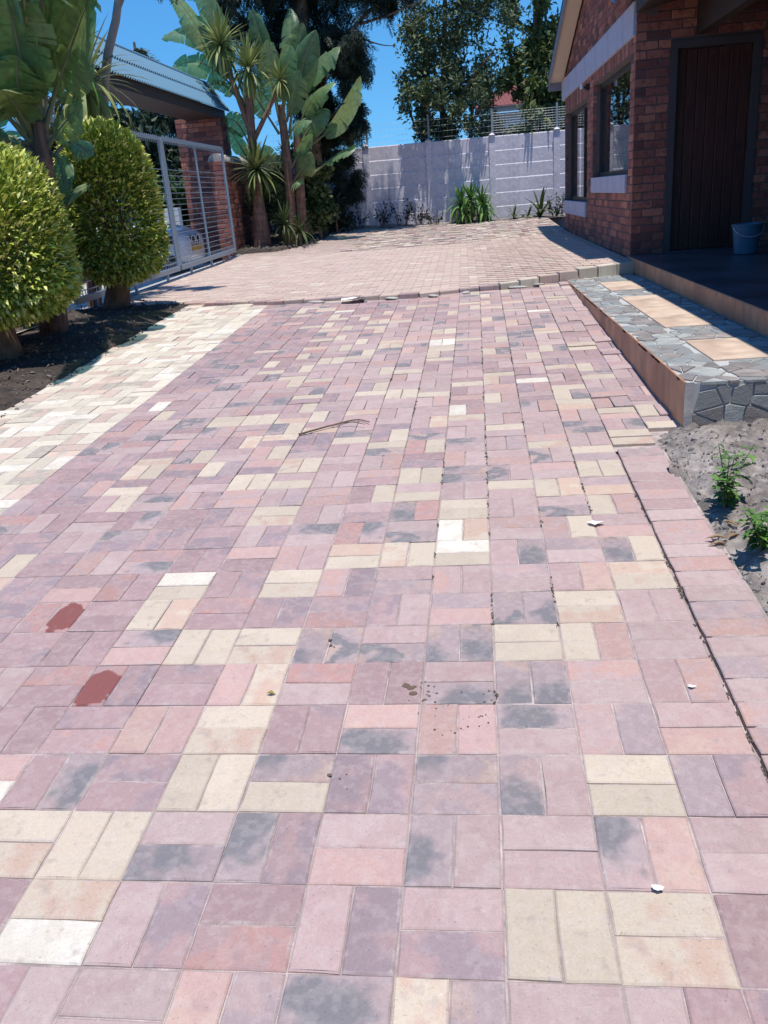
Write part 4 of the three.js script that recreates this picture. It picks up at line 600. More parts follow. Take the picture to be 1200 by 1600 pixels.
strelitzia('paddle_leaf_plant', 'tall paddle-leaved plant with torn leaves in the far bed beside the gate', [-3.49, 0.62, -17.4], [[[-3.49, 0.6, -17.4], [-3.44, 1.4, -17.35], [-3.40, 2.11, -17.3], [-3.41, 3.2, -17.3]], [[-3.3, 0.6, -17.5], [-3.25, 1.3, -17.4], [-3.2, 2.0, -17.35], [-3.15, 2.8, -17.3]]], [
  [[-3.45, 3.0, -17.3], [-3.61, 4.24, -17.3], [-3.77, 4.83, -17.3], 0.50], [[-3.39, 3.0, -17.3], [-3.14, 4.03, -17.3], [-2.82, 4.52, -17.3], 0.46], [[-3.33, 2.9, -17.3], [-3.04, 3.6, -17.2], [-2.56, 4.35, -17.1], 0.55, 0.2], [[-3.19, 2.6, -17.3], [-2.85, 3.39, -17.2], [-2.29, 3.45, -17.1], 0.46], [[-3.05, 2.4, -17.3], [-2.26, 2.7, -17.3], [-1.85, 3.57, -17.4], 0.55],
  [[-3.42, 3.0, -17.3], [-3.09, 4.34, -17.6], [-3.16, 4.91, -17.9], 0.42], [[-3.38, 2.0, -17.3], [-3.11, 2.41, -17.2], [-2.82, 2.63, -17.1], 0.34, 0.2], [[-3.35, 1.8, -17.3], [-3.04, 2.11, -17.1], [-2.85, 2.3, -17.0], 0.38, 0.2], [[-2.97, 1.9, -17.3], [-2.36, 2.32, -17.3], [-2.0, 2.38, -17.3], 0.38], [[-3.3, 2.7, -17.3], [-3.1, 3.3, -17.0], [-2.9, 3.7, -16.8], 0.45], [[-3.5, 2.7, -17.3], [-3.8, 3.3, -17.1], [-3.95, 3.6, -16.9], 0.42], [[-3.4, 2.4, -17.3], [-3.2, 2.9, -16.9], [-2.75, 2.8, -16.7], 0.4], [[-3.4, 2.8, -17.3], [-3.3, 3.7, -17.0], [-3.0, 4.1, -16.9], 0.5], [[-3.45, 2.8, -17.3], [-3.55, 3.6, -17.2], [-3.5, 4.3, -17.2], 0.5], [[-3.2, 2.3, -17.3], [-2.9, 2.9, -17.2], [-2.45, 3.0, -17.2], 0.42], [[-3.4, 1.6, -17.3], [-3.25, 1.9, -17.0], [-3.1, 1.75, -16.9], 0.34], [[-3.5, 1.9, -17.3], [-3.7, 2.3, -17.0], [-3.75, 2.5, -16.9], 0.34], [[-3.3, 3.0, -17.4], [-2.7, 3.9, -17.5], [-2.2, 4.1, -17.5], 0.5]], 600, 0.12, 0.07);
strelitzia('paddle_leaf_plant', 'dark torn paddle-leaved plant leaning over the gate portal roof', [-4.15, 0.62, -17.6], [[[-4.15, 0.6, -17.6], [-4.12, 1.6, -17.5], [-4.08, 2.6, -17.4], [-4.05, 3.3, -17.35]]], [
  [[-3.97, 3.2, -17.35], [-4.45, 4.94, -17.3], [-5.55, 4.5, -17.3], 0.46, 0.95], [[-4.0, 3.1, -17.35], [-4.71, 4.44, -17.3], [-5.46, 3.95, -17.3], 0.48, 0.95], [[-4.04, 3.0, -17.35], [-4.52, 4.05, -17.3], [-4.84, 3.5, -17.3], 0.42, 0.95], [[-4.08, 2.3, -17.4], [-4.25, 3.21, -17.3], [-4.56, 3.01, -17.3], 0.4, 0.9], [[-4.1, 2.1, -17.4], [-4.32, 2.6, -17.3], [-4.49, 2.91, -17.3], 0.3, 0.5],
  [[-4.1, 3.2, -17.35], [-4.73, 4.6, -17.3], [-5.28, 5.33, -17.3], 0.4, 0.2], [[-4.06, 3.2, -17.35], [-4.41, 4.75, -17.3], [-4.79, 5.48, -17.3], 0.4, 0.2], [[-4.0, 2.9, -17.3], [-3.87, 3.39, -17.2], [-4.12, 2.97, -17.1], 0.34, 0.8]], 700, 0.11, 0.07);

// spiky rosettes
function blade(L, W, droop, r) { const P = [], I = [], n = 6; for (let i = 0; i <= n; i++) { const t = i / n, w = W * 0.5 * Math.pow(Math.sin(Math.PI * (0.12 + 0.86 * t)), 0.7) * (t === 1 ? 0.1 : 1); const y = L * t * Math.cos(droop * t), x = L * t * Math.sin(droop * t); P.push(x, y, -w, x - w * 0.25, y, 0, x, y, w); if (i) { const a = (i - 1) * 3, b = i * 3; I.push(a, b, a + 1, b, b + 1, a + 1, a + 1, b + 1, a + 2, b + 1, b + 2, a + 2); } } const g = new THREE.BufferGeometry(); g.setAttribute('position', new THREE.Float32BufferAttribute(P, 3)); g.setIndex(I); g.computeVertexNormals(); g.setAttribute('uv', new THREE.BufferAttribute(new Float32Array(P.length / 3 * 2), 2)); return g; }
const bladeSet = (L, W, k = 1) => [0.15, 0.5, 0.95, 1.5].map((d) => blade(L, W, d * k));
function rosette(parent, at, set, n, seed, mats, maxA = 1.9) { const r = rng(seed); for (let i = 0; i < n; i++) { const t = (i + r() * 0.6) / n, pol = 0.1 + maxA * t, az = i * 2.4 + r() * 0.5; const q = new THREE.Quaternion().setFromEuler(new THREE.Euler(0, az, 0)).multiply(new THREE.Quaternion().setFromEuler(new THREE.Euler(0, 0, -pol))); const m = mesh('leaf', set[clamp(Math.floor(t * 3.2 + r() * 0.8), 0, 3)], mats[Math.floor(r() * mats.length)], parent); m.position.set(at[0], at[1] + (1 - t) * 0.05, at[2]); m.quaternion.copy(q); m.scale.setScalar(0.75 + r() * 0.4); } }
const spikeMats = [leafMat(0.26, 0.30, 0.09), leafMat(0.19, 0.25, 0.08), leafMat(0.36, 0.38, 0.15)];
const darkSpike = [leafMat(0.07, 0.10, 0.03), leafMat(0.09, 0.12, 0.04)], greenSpike = [leafMat(0.11, 0.24, 0.06), leafMat(0.15, 0.30, 0.07), leafMat(0.08, 0.17, 0.05)];
{
  const d = thing('spiky_palm', 'branching spiky-leaved trunk plant with round leaf heads in the far bed', 'plant', [-4.01, 0.62, -16.9]); const B = [-4.01, 0.62, -16.9], L = (p) => [p[0] - B[0], p[1] - B[1], p[2] - B[2]];
  mesh('trunk', merge([tube([[-4.01, 0.55, -16.9], [-4.0, 1.0, -16.95], [-4.0, 1.69, -17.0]].map(L), 0.2, 0.1, 14, 10), tube([[-4.0, 1.6, -17], [-3.97, 2.83, -17], [-3.9, 3.74, -17]].map(L), 0.11, 0.06, 14, 9), tube([[-3.97, 2.7, -17], [-4.15, 3.4, -17], [-4.35, 4.2, -17]].map(L), 0.06, 0.045, 12, 8), tube([[-3.95, 2.6, -17], [-3.6, 3.1, -17], [-3.32, 3.5, -17]].map(L), 0.05, 0.035, 12, 8), tube([[-4.0, 1.5, -17], [-3.93, 1.8, -16.9], [-3.91, 2.0, -16.8]].map(L), 0.07, 0.05, 8, 8)]), M.fibre, d);
  const set = bladeSet(0.60, 0.05, 0.45), sm = bladeSet(0.38, 0.036, 0.45);
  rosette(d, L([-4.35, 4.22, -17.0]), set, 110, 801, spikeMats, 2.3); rosette(d, L([-3.89, 3.78, -17.0]), set, 110, 802, spikeMats, 2.4); rosette(d, L([-3.32, 3.55, -17.0]), sm, 40, 803, spikeMats, 2.3); rosette(d, L([-3.91, 2.05, -16.8]), set, 100, 804, [...spikeMats, ...darkSpike], 2.2);
  const d2 = thing('spiky_shrub', 'small spiky shrub at the foot of the far trunk plant', 'plant', [-3.5, 0.66, -16.85]); const set2 = bladeSet(0.45, 0.035); rosette(d2, [0, 0.35, 0], set2, 50, 806, darkSpike, 1.8); rosette(d2, [0.25, 0.2, -0.1], set2, 40, 807, darkSpike, 1.7); mesh('stem', tube([[0, -0.05, 0], [0.01, 0.2, 0], [0, 0.36, 0]], 0.05, 0.04, 6, 7), M.fibre, d2); mesh('stem', tube([[0.25, -0.05, -0.1], [0.25, 0.1, -0.1], [0.25, 0.2, -0.1]], 0.05, 0.04, 6, 7), M.fibre, d2);
  const ny = thing('yucca', 'drooping yucca head on a bare stem behind the clipped bushes', 'plant', [-4.44, 0.42, -9.75]); mesh('trunk', tube([[0, -0.05, 0], [0.12, 1.0, -0.05], [0.31, 2.3, -0.15]], 0.085, 0.06, 14, 9), M.fibre, ny); const set3 = bladeSet(0.72, 0.05);
  rosette(ny, [0.31, 2.34, -0.15], set3, 110, 811, spikeMats, 2.35); rosette(ny, [0.2, 2.5, -0.1], bladeSet(0.55, 0.05), 40, 812, greenSpike, 0.8);
  const hang = []; const hr = rng(815); for (let i = 0; i < 130; i++) { const a = V3(-0.05 + (hr() - 0.5) * 0.5, 2.32 - hr() * 0.35, 0.1 + (hr() - 0.5) * 0.25); hang.push(tube([a, a.clone().add(V3((hr() - 0.5) * 0.16, -0.03, (hr() - 0.5) * 0.1)), a.clone().add(V3((hr() - 0.5) * 0.2, -0.1 - hr() * 0.12, (hr() - 0.5) * 0.12))], 0.006, 0.003, 4, 4)); } mesh('spent_flower_stalks', merge(hang), leafMat(0.24, 0.2, 0.08), ny);
  // back-wall plants
  const yc = thing('yucca_clump', 'bushy green yucca clump against the middle of the panel wall', 'plant', [0.12, 0.77, -19.55]); const s4 = bladeSet(0.42, 0.055); const yr = rng(820);
  for (const [x, y, z, n] of [[-0.2, 0.28, 0, 46], [0.02, 0.38, -0.05, 46], [0.26, 0.3, 0, 46], [-0.1, 0.12, 0.08, 30], [0.32, 0.12, 0.05, 30]]) { mesh('stem', tube([[x * 0.8, -0.08, z], [x * 0.9, y * 0.5, z], [x, y, z]], 0.06, 0.05, 6, 7), M.fibre, yc); rosette(yc, [x, y, z], s4, n, 821 + Math.floor(yr() * 999), greenSpike, 1.5); }
  const dry = []; for (let i = 0; i < 40; i++) { const a = yr() * 6.28, l = 0.2 + yr() * 0.15; dry.push(blade(l, 0.035, 1.2).rotateZ(-2.2 - yr() * 0.5).rotateY(a).translate((yr() - 0.5) * 0.6, 0.3, (yr() - 0.5) * 0.15)); } mesh('dry_leaves', merge(dry), leafMat(0.36, 0.28, 0.2), yc);
  const aloe = (label, x, z, L, W, n, seed, maxA, mats) => { const a = thing('aloe', label, 'plant', [x, upperY(x, z) + 0.0, z], 'aloes along the panel wall'); rosette(a, [0, 0.0, 0], bladeSet(L, W), n, seed, mats, maxA); return a; };
  aloe('small upright aloe at the wall foot, left of the taller one', 1.08, -19.55, 0.34, 0.05, 13, 831, 0.85, darkSpike); aloe('tall upright aloe with broad leaves at the panel wall foot', 1.66, -19.6, 0.62, 0.09, 15, 832, 0.7, darkSpike); aloe('thin aloe leaning at the foot of the tall aloe', 1.4, -19.6, 0.32, 0.06, 8, 833, 0.7, darkSpike);
  const sh = thing('weedy_shrub', 'grey-green leafy shrub nearest the house corner by the wall', 'plant', [2.03, 0.72, -19.55]); const lg = leafGeoF(0.07, 0.03); const sr = rng(835), mm = []; for (let k = 0; k < 9; k++) { const x = (sr() - 0.5) * 0.4, h = 0.2 + sr() * 0.28; mesh('stem', tube([[x * 0.4, -0.06, 0], [x * 0.8, h * 0.5, 0], [x, h, (sr() - 0.5) * 0.1]], 0.008, 0.004, 6, 5), M.twig, sh); for (let i = 0; i < 26; i++) { const t = 0.2 + sr() * 0.8; mm.push(TRS(V3(lerp(x * 0.5, x, t) + (sr() - 0.5) * 0.07, h * t, (sr() - 0.5) * 0.09), rq(sr), 0.7 + sr() * 0.6)); } } inst('foliage', lg, leafMat(0.09, 0.11, 0.09), mm, sh).userData.kind = 'stuff';
}
function leafGeoF(L, W, fold = 0.25) { const g = new THREE.BufferGeometry(); const P = [0, 0, 0, L * 0.5, W * fold, -W / 2, L * 0.5, 0, 0, L * 0.5, W * fold, W / 2, L, -L * 0.1, 0]; g.setAttribute('position', new THREE.Float32BufferAttribute(P, 3)); g.setIndex([0, 2, 1, 0, 3, 2, 1, 2, 4, 2, 3, 4]); g.computeVertexNormals(); g.setAttribute('uv', new THREE.BufferAttribute(new Float32Array(10), 2)); return g; }

// weeds along the back wall, each a stem cluster
{
  const lg = leafGeoF(0.06, 0.035), mt = leafMat(0.035, 0.045, 0.035), r = rng(840); const L = ['thin dark weed at the left end of the panel wall', 'dark leafy weed left of the shaded wall strip', 'taller dark weed with dry seed heads at the wall', 'sparse dark weed left of the yucca clump', 'low dark weed closest to the yucca clump'];
  [[-2.35, 0.45], [-1.85, 0.5], [-1.4, 0.6], [-1.0, 0.5], [-0.65, 0.35]].forEach(([x, h], i) => { const g = thing('wall_weed', L[i], 'weed', [x, upperY(x, -19.6) + 0.02, -19.6], 'weeds along the panel wall'); const st = [], m = []; for (let k = 0; k < 12; k++) { const dx = (r() - 0.5) * 0.55, hh = h * (0.4 + r() * 0.6); st.push(tube([[dx * 0.3, -0.05, 0], [dx * 0.6, hh * 0.5, (r() - 0.5) * 0.08], [dx, hh, (r() - 0.5) * 0.12]], 0.006, 0.003, 5, 4)); for (let q = 0; q < 9; q++) { const t = 0.25 + r() * 0.75; m.push(TRS(V3(lerp(dx * 0.3, dx, t) + (r() - 0.5) * 0.07, hh * t, (r() - 0.5) * 0.12), rq(r), 0.6 + r() * 0.7)); } } mesh('stems', merge(st), M.twig, g); inst('foliage', lg, mt, m, g).userData.kind = 'stuff'; });
}

// clipped bushes: leaf shell on a dense core of twigs
function clippedBush(label, base, cx, cy, cz, rx, ry, rz, trunkPts, seed, n) {
  const g = thing('clipped_bush', label, 'bush', base, 'clipped bushes on the left bed'); const r = rng(seed); const o = V3(cx - base[0], cy - base[1], cz - base[2]);
  mesh('trunk', tube(trunkPts.map((p) => [p[0] - base[0], p[1] - base[1], p[2] - base[2]]), 0.17, 0.09, 12, 10), M.bark, g);
  const br = []; for (let i = 0; i < 26; i++) { const a = r() * 6.28, e = r() * 2 - 0.7, c = Math.sqrt(Math.max(0, 1 - e * e * 0.6)); br.push(tube([[o.x, o.y - ry * 0.75, o.z], [o.x + Math.cos(a) * rx * 0.4 * c, o.y + e * ry * 0.3, o.z + Math.sin(a) * rz * 0.4 * c], [o.x + Math.cos(a) * rx * 0.85 * c, o.y + e * ry * 0.8, o.z + Math.sin(a) * rz * 0.85 * c]], 0.02, 0.006, 6, 5)); } mesh('branches', merge(br), M.bark, g);
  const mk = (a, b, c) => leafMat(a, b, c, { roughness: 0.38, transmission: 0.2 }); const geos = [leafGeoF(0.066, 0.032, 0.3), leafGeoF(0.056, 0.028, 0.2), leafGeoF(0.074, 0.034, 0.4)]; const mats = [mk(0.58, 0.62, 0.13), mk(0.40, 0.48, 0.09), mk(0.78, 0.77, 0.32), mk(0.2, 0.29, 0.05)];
  const L = [], cam = V3(0, EYE, 0);
  for (let i = 0; i < n; i++) {
    const u = r() * 2 - 1, a = r() * Math.PI * 2, s = Math.sqrt(1 - u * u); let d = V3(s * Math.cos(a), u, s * Math.sin(a)); const sq = (v, p) => Math.sign(v) * Math.abs(v) ** p; // boxy-dome
    const bump = 1 + 0.06 * (fbm(a * 2.2 + 9, u * 3 + 9, seed + 3, 3) - 0.5) * 2; const depth = 1 - Math.pow(r(), 1.8) * 0.42; const k = bump * depth;
    const yb = u < 0 ? sq(u, 0.8) : sq(u, 0.95); const hw = Math.pow(1 - Math.pow(Math.abs(u), u < 0 ? 3.2 : 3.3), 0.5) / Math.max(0.02, s); const p = V3(o.x + d.x * hw * rx * k, o.y - ry * 0.28 + yb * ry * (u < 0 ? 0.72 : 1.28) * k, o.z + d.z * hw * rz * k);
    const nrm = V3(d.x / rx, d.y / ry, d.z / rz).normalize().add(V3((r() - 0.5) * 1.3, (r() - 0.3) * 1.3, (r() - 0.5) * 1.3)).normalize(); const upv = V3((r() - 0.5) * 0.9, 1, (r() - 0.5) * 0.9 + 0.25); const zz = new THREE.Vector3().crossVectors(nrm, upv).normalize(), yy = new THREE.Vector3().crossVectors(zz, nrm).normalize(); const q = new THREE.Quaternion().setFromRotationMatrix(new THREE.Matrix4().makeBasis(nrm, yy, zz));
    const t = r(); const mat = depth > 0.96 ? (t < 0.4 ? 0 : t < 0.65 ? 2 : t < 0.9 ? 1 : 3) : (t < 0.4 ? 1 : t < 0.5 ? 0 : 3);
    const w = p.clone().add(V3(...base)); L.push({ p, q, s: 0.55 + r() * 0.6, gi: Math.floor(r() * 3), mat, d: depth > 0.985 && d.z > 0.2 ? w.distanceTo(cam) : 99 });
  }
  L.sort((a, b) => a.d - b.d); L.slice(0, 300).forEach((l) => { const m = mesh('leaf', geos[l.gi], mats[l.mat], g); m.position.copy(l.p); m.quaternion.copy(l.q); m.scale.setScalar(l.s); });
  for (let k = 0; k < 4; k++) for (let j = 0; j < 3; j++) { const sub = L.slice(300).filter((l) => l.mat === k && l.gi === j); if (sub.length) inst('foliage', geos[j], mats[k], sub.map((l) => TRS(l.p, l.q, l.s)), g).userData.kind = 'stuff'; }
}
clippedBush('clipped yellow-green bush at the left edge, nearest the camera', [-3.95, 0.33, -6.75], -3.95, 1.36, -6.75, 0.69, 0.72, 0.80, [[-3.95, 0.25, -6.75], [-3.95, 0.5, -6.75], [-3.95, 0.9, -6.75]], 900, 28000);
clippedBush('clipped yellow-green bush on a stout trunk in front of the gate', [-3.92, 0.40, -9.15], -3.75, 1.55, -9.1, 0.50, 0.80, 0.5, [[-3.95, 0.3, -9.15], [-3.88, 0.55, -9.13], [-3.74, 1.0, -9.1]], 910, 22000);

// trees: tapered trunk and limbs, crown of many small leaves in uneven clumps
function tree(name, label, base, limbs, blobs, o) {
  const g = thing(name, label, 'tree', base, o.group); const r = rng(o.seed), B = V3(...base);
  const tr = limbs.map(([pts, a, b]) => tube(pts.map((p) => V3(...p).sub(B)), a, b, 14, 8)); mesh('trunk', merge(tr), o.bark ?? M.bark, g);
  const parts = [[], [], []];
  blobs.forEach(([x, y, z, rx, ry, rz, n], bi) => { const subs = []; n = Math.round(n * (o.dens ?? 1)); const ns = Math.max(4, Math.round(n / (o.per ?? 60))); for (let i = 0; i < ns; i++) { const d = V3(r() - 0.5, r() - 0.5, r() - 0.5).normalize().multiplyScalar(Math.pow(r(), 0.4)); subs.push([x + d.x * rx, y + d.y * ry, z + d.z * rz, (0.16 + r() * 0.22) * Math.min(rx, ry, rz) ]); }
    for (let i = 0; i < n; i++) { const s = subs[Math.floor(r() * ns)]; const d = V3(r() - 0.5, r() - 0.5, r() - 0.5).normalize().multiplyScalar(Math.pow(r(), 0.5) * s[3] * (o.spread ?? 1.15)); const p = V3(s[0] + d.x * 1.2, s[1] + d.y * (o.hang ?? 0.9), s[2] + d.z * 1.2).sub(B); const q = o.droop ? new THREE.Quaternion().setFromEuler(new THREE.Euler(0, r() * 6.28, 0)).multiply(new THREE.Quaternion().setFromEuler(new THREE.Euler((r() - 0.5) * 1.4, 0, -0.4 - r() * 1.2))) : rq(r); parts[Math.floor(r() * 3)].push(TRS(p, q, 0.7 + r() * 0.7)); } });
  parts.forEach((p, i) => { if (p.length) inst('crown', o.geo, o.mats[i], p, g).userData.kind = 'stuff'; });
  return g;
}
const cluster = (n, L, W, seed, spread) => { const r = rng(seed), a = []; for (let i = 0; i < n; i++) { const q = new THREE.Matrix4().makeRotationFromQuaternion(rq(r)); q.setPosition((r() - 0.5) * spread, (r() - 0.5) * spread, (r() - 0.5) * spread); a.push(leafGeoF(L * (0.7 + r() * 0.6), W * (0.7 + r() * 0.6)).applyMatrix4(q)); } return mergeGeometries(a); };
const spray = (seed) => { const r = rng(seed), a = []; for (let i = 0; i < 9; i++) { const t = i / 9; for (const s of [-1, 1]) a.push(leafGeoF(0.11 * (1 - t * 0.5), 0.014, 0.1).rotateY(s * (0.7 + r() * 0.3)).rotateX((r() - 0.5) * 0.8).translate(t * 0.22, -0.05 * t * t, 0)); } return mergeGeometries(a); };
{
  const dk = [leafMat(0.03, 0.052, 0.032), leafMat(0.042, 0.066, 0.04), leafMat(0.022, 0.038, 0.026)];
  tree('cypress_tree', 'large dark evergreen tree behind the paddle-leaved plants', [-3.2, 0.68, -18.8], [[[[-3.2, 0.5, -18.8], [-3.15, 2.2, -18.75], [-3.1, 4, -18.7], [-3.0, 7, -18.6]], 0.26, 0.1], [[[-3.1, 3.2, -18.7], [-2.2, 4.4, -18.5], [-1.1, 5.2, -18.4]], 0.08, 0.02], [[[-3.1, 3.4, -18.7], [-4.2, 4.8, -18.6], [-4.9, 6, -18.5]], 0.08, 0.02], [[[-3.1, 2.8, -18.7], [-2.5, 3.1, -18.5], [-1.95, 3.5, -18.4]], 0.06, 0.02], [[[-1.9, 4.6, -18.45], [-1.3, 4.7, -18.4], [-0.75, 4.85, -18.35]], 0.03, 0.008], [[[-2.1, 4.45, -18.5], [-1.5, 4.2, -18.4], [-1.2, 4.15, -18.4]], 0.02, 0.006]],
    [[-3.2, 5.2, -18.8, 1.5, 1.3, 1.0, 2600], [-3.9, 6.2, -18.7, 1.6, 1.2, 1.0, 1500], [-2.3, 5.6, -18.6, 1.3, 1.1, 0.9, 1900], [-2.9, 3.9, -18.8, 0.9, 0.9, 0.7, 1500], [-2.2, 4.2, -18.5, 0.6, 0.6, 0.5, 900], [-1.2, 5.2, -18.4, 0.7, 0.45, 0.4, 600], [-2.6, 2.9, -18.9, 0.6, 0.7, 0.5, 900], [-2.15, 3.2, -18.5, 0.25, 0.7, 0.3, 500], [-2.7, 1.9, -19.1, 0.5, 0.7, 0.4, 700], [-4.5, 5.2, -18.4, 0.5, 0.5, 0.4, 300], [-2.9, 7, -18.6, 2, 1, 1, 1200], [-1.6, 5.9, -18.4, 0.9, 0.5, 0.5, 700]], { seed: 1001, geo: spray(1002), mats: dk, droop: true, hang: 1.2, spread: 1.25 });
  const gm = [leafMat(0.11, 0.155, 0.07), leafMat(0.15, 0.20, 0.08), leafMat(0.08, 0.115, 0.06)], gl = cluster(5, 0.11, 0.046, 1010, 0.22);
  tree('garden_tree', 'broad leafy tree overhanging the middle of the panel wall', [-0.7, 0.7, -21.3], [[[[-0.75, 0.5, -21.3], [-0.82, 2.0, -21.2], [-0.85, 3.0, -21.1], [-0.75, 4.4, -21.0]], 0.09, 0.04], [[[-0.5, 0.5, -21.3], [-0.45, 2.4, -21.2], [-0.3, 4.5, -21.1], [-0.2, 6, -21]], 0.1, 0.04], [[[-0.8, 2.3, -21.2], [-1.1, 3.0, -20.9], [-1.25, 3.8, -20.7]], 0.04, 0.015], [[[-0.4, 2.8, -21.2], [0.2, 3.6, -20.6], [0.8, 4.2, -20.2]], 0.05, 0.015], [[[0.1, 0.5, -21.6], [0.2, 2.4, -21.5], [0.4, 4.2, -21.4]], 0.07, 0.03], [[[-0.6, 2.6, -21.2], [-0.7, 3.2, -20.4], [-0.6, 3.6, -19.8]], 0.04, 0.012], [[[0.2, 2.5, -21.3], [0.3, 3.3, -20.4], [0.35, 3.6, -19.8]], 0.04, 0.012]],
    [[-0.55, 4.4, -21.0, 0.85, 1.0, 0.8, 1500], [0.3, 4.3, -21.0, 0.9, 1.1, 0.8, 1500], [-0.3, 5.6, -21.0, 1.2, 0.9, 0.9, 1300], [0.7, 5.4, -20.9, 0.8, 0.8, 0.8, 800], [-1.1, 3.6, -20.8, 0.35, 0.6, 0.4, 330], [-0.55, 3.1, -21.0, 0.6, 0.6, 0.6, 700], [0.25, 3.1, -21.0, 0.6, 0.6, 0.6, 600], [-1.0, 3.3, -19.74, 0.22, 0.45, 0.16, 190], [-0.55, 3.5, -19.75, 0.26, 0.5, 0.16, 330], [-0.12, 3.3, -19.76, 0.14, 0.4, 0.12, 130], [0.4, 3.4, -19.85, 0.16, 0.3, 0.1, 90], [-0.25, 2.75, -20.7, 0.7, 0.25, 0.3, 350], [-2.6, 3.4, -19.9, 0.01, 0.01, 0.01, 1]], { seed: 1011, geo: gl, mats: gm, hang: 1.4, spread: 1.15, dens: 0.42, per: 26 });
  const lm = [leafMat(0.12, 0.17, 0.05), leafMat(0.17, 0.22, 0.06), leafMat(0.08, 0.12, 0.045)];
  tree('garden_tree', 'lighter leafy tree above the wall beside the house gable', [1.75, 0.7, -22], [[[[1.75, 0.5, -22], [1.7, 2.6, -21.9], [1.75, 4.4, -21.8], [1.8, 6.2, -21.7]], 0.1, 0.03], [[[1.7, 2.8, -21.9], [1.3, 3.8, -21.7], [1.1, 4.8, -21.6]], 0.04, 0.012], [[[1.75, 3.2, -21.9], [2.1, 3.8, -21.7], [2.3, 4.6, -21.6]], 0.04, 0.012], [[[1.6, 2.9, -21.9], [1.5, 3.3, -21], [1.5, 3.2, -20.1]], 0.03, 0.01]],
    [[1.55, 4.6, -21.7, 0.55, 0.9, 0.6, 620], [2.1, 4.2, -21.7, 0.5, 0.8, 0.5, 480], [1.7, 5.9, -21.7, 0.8, 0.8, 0.6, 600], [1.75, 3.3, -21.4, 0.5, 0.45, 0.5, 520], [2.2, 3.2, -21.6, 0.5, 0.4, 0.5, 420], [1.55, 2.75, -20.3, 0.18, 0.4, 0.2, 110], [1.2, 3.5, -21.6, 0.25, 0.4, 0.3, 160]], { seed: 1021, geo: cluster(6, 0.14, 0.06, 1022, 0.24), mats: lm, hang: 1.4, spread: 1.15, dens: 0.6, per: 24 });
  tree('hedge', 'dense green hedge behind the wire mesh right of the trees', [1.7, 0.5, -24.5], [[[[1.2, 0.3, -24.5], [1.2, 1.5, -24.5], [1.25, 2.4, -24.5]], 0.05, 0.02], [[[2.4, 0.3, -24.5], [2.4, 1.5, -24.5], [2.35, 2.4, -24.5]], 0.05, 0.02]], [[1.3, 2.5, -24.5, 0.9, 0.8, 0.5, 700], [2.6, 2.6, -24.5, 1.0, 0.9, 0.5, 700], [0.3, 2.2, -24.5, 0.6, 0.6, 0.4, 300]], { seed: 1026, geo: cluster(6, 0.14, 0.06, 1027, 0.24), mats: gm, hang: 1.1, per: 30 });
  // variegated shrub in the far bed
  tree('leafy_shrub', 'rounded leafy shrub between the paddle-leaved plant and the back wall', [-2.95, 0.68, -17.75], [[[[-2.95, 0.6, -17.75], [-2.97, 1.0, -17.75], [-3.0, 1.6, -17.75]], 0.04, 0.02]], [[-3.0, 1.7, -17.8, 0.32, 0.5, 0.3, 420], [-2.85, 1.3, -17.7, 0.3, 0.45, 0.28, 330], [-3.1, 2.1, -17.8, 0.25, 0.3, 0.2, 150]], { seed: 1031, geo: cluster(5, 0.11, 0.06, 1032, 0.16), mats: [leafMat(0.06, 0.1, 0.03), leafMat(0.13, 0.16, 0.06), leafMat(0.04, 0.07, 0.025)], hang: 1.1 });
  tree('leafy_shrub', 'dark shrub in deep shade at the left end of the back wall', [-2.75, 0.72, -18.7], [[[[-2.75, 0.6, -18.7], [-2.75, 0.9, -18.7], [-2.75, 1.3, -18.7]], 0.03, 0.02]], [[-2.75, 1.1, -18.7, 0.35, 0.35, 0.3, 380]], { seed: 1035, geo: cluster(5, 0.1, 0.04, 1036, 0.16), mats: dk, hang: 1 });
  tree('leafy_shrub', 'dark tangled undergrowth around the far trunks beside the gate', [-3.75, 0.66, -17.55], [[[[-3.75, 0.55, -17.55], [-3.75, 1.1, -17.55], [-3.7, 1.7, -17.55]], 0.04, 0.02]], [[-3.75, 1.25, -17.6, 0.4, 0.6, 0.25, 420], [-4.1, 1.7, -17.8, 0.3, 0.7, 0.2, 300], [-3.65, 2.2, -17.7, 0.35, 0.5, 0.2, 260], [-3.3, 1.2, -17.6, 0.25, 0.4, 0.2, 200]], { seed: 1037, geo: cluster(5, 0.12, 0.045, 1038, 0.18), mats: gm, hang: 1.1 });
  // gum tree outside the portal and trees across the street
  tree('gum_tree', 'slim pale-barked tree leaning up in front of the portal roof', [-4.42, 0.42, -10.3], [[[[-4.42, 0.35, -10.3], [-4.3, 1.6, -10.3], [-4.0, 3.03, -10.3], [-3.81, 3.43, -10.3], [-3.69, 3.74, -10.3], [-3.64, 4.73, -10.3]], 0.085, 0.035], [[[-3.76, 3.54, -10.3], [-3.49, 3.86, -10.3], [-3.17, 3.93, -10.3]], 0.02, 0.006], [[[-3.69, 3.78, -10.3], [-3.49, 4.17, -10.3], [-3.25, 4.33, -10.3]], 0.02, 0.006]], [[-3.4, 4.05, -10.3, 0.5, 0.16, 0.35, 230], [-3.1, 3.85, -10.3, 0.22, 0.12, 0.22, 70], [-3.6, 4.9, -10.3, 0.7, 0.45, 0.6, 420]], { seed: 1041, geo: spray(1042).scale(0.8, 0.8, 0.8), mats: dk, droop: true, hang: 1, bark: M.palebark });
  const far = [leafMat(0.03, 0.055, 0.03), leafMat(0.04, 0.07, 0.03), leafMat(0.025, 0.045, 0.028)], fc = cluster(7, 0.24, 0.1, 1050, 0.45);
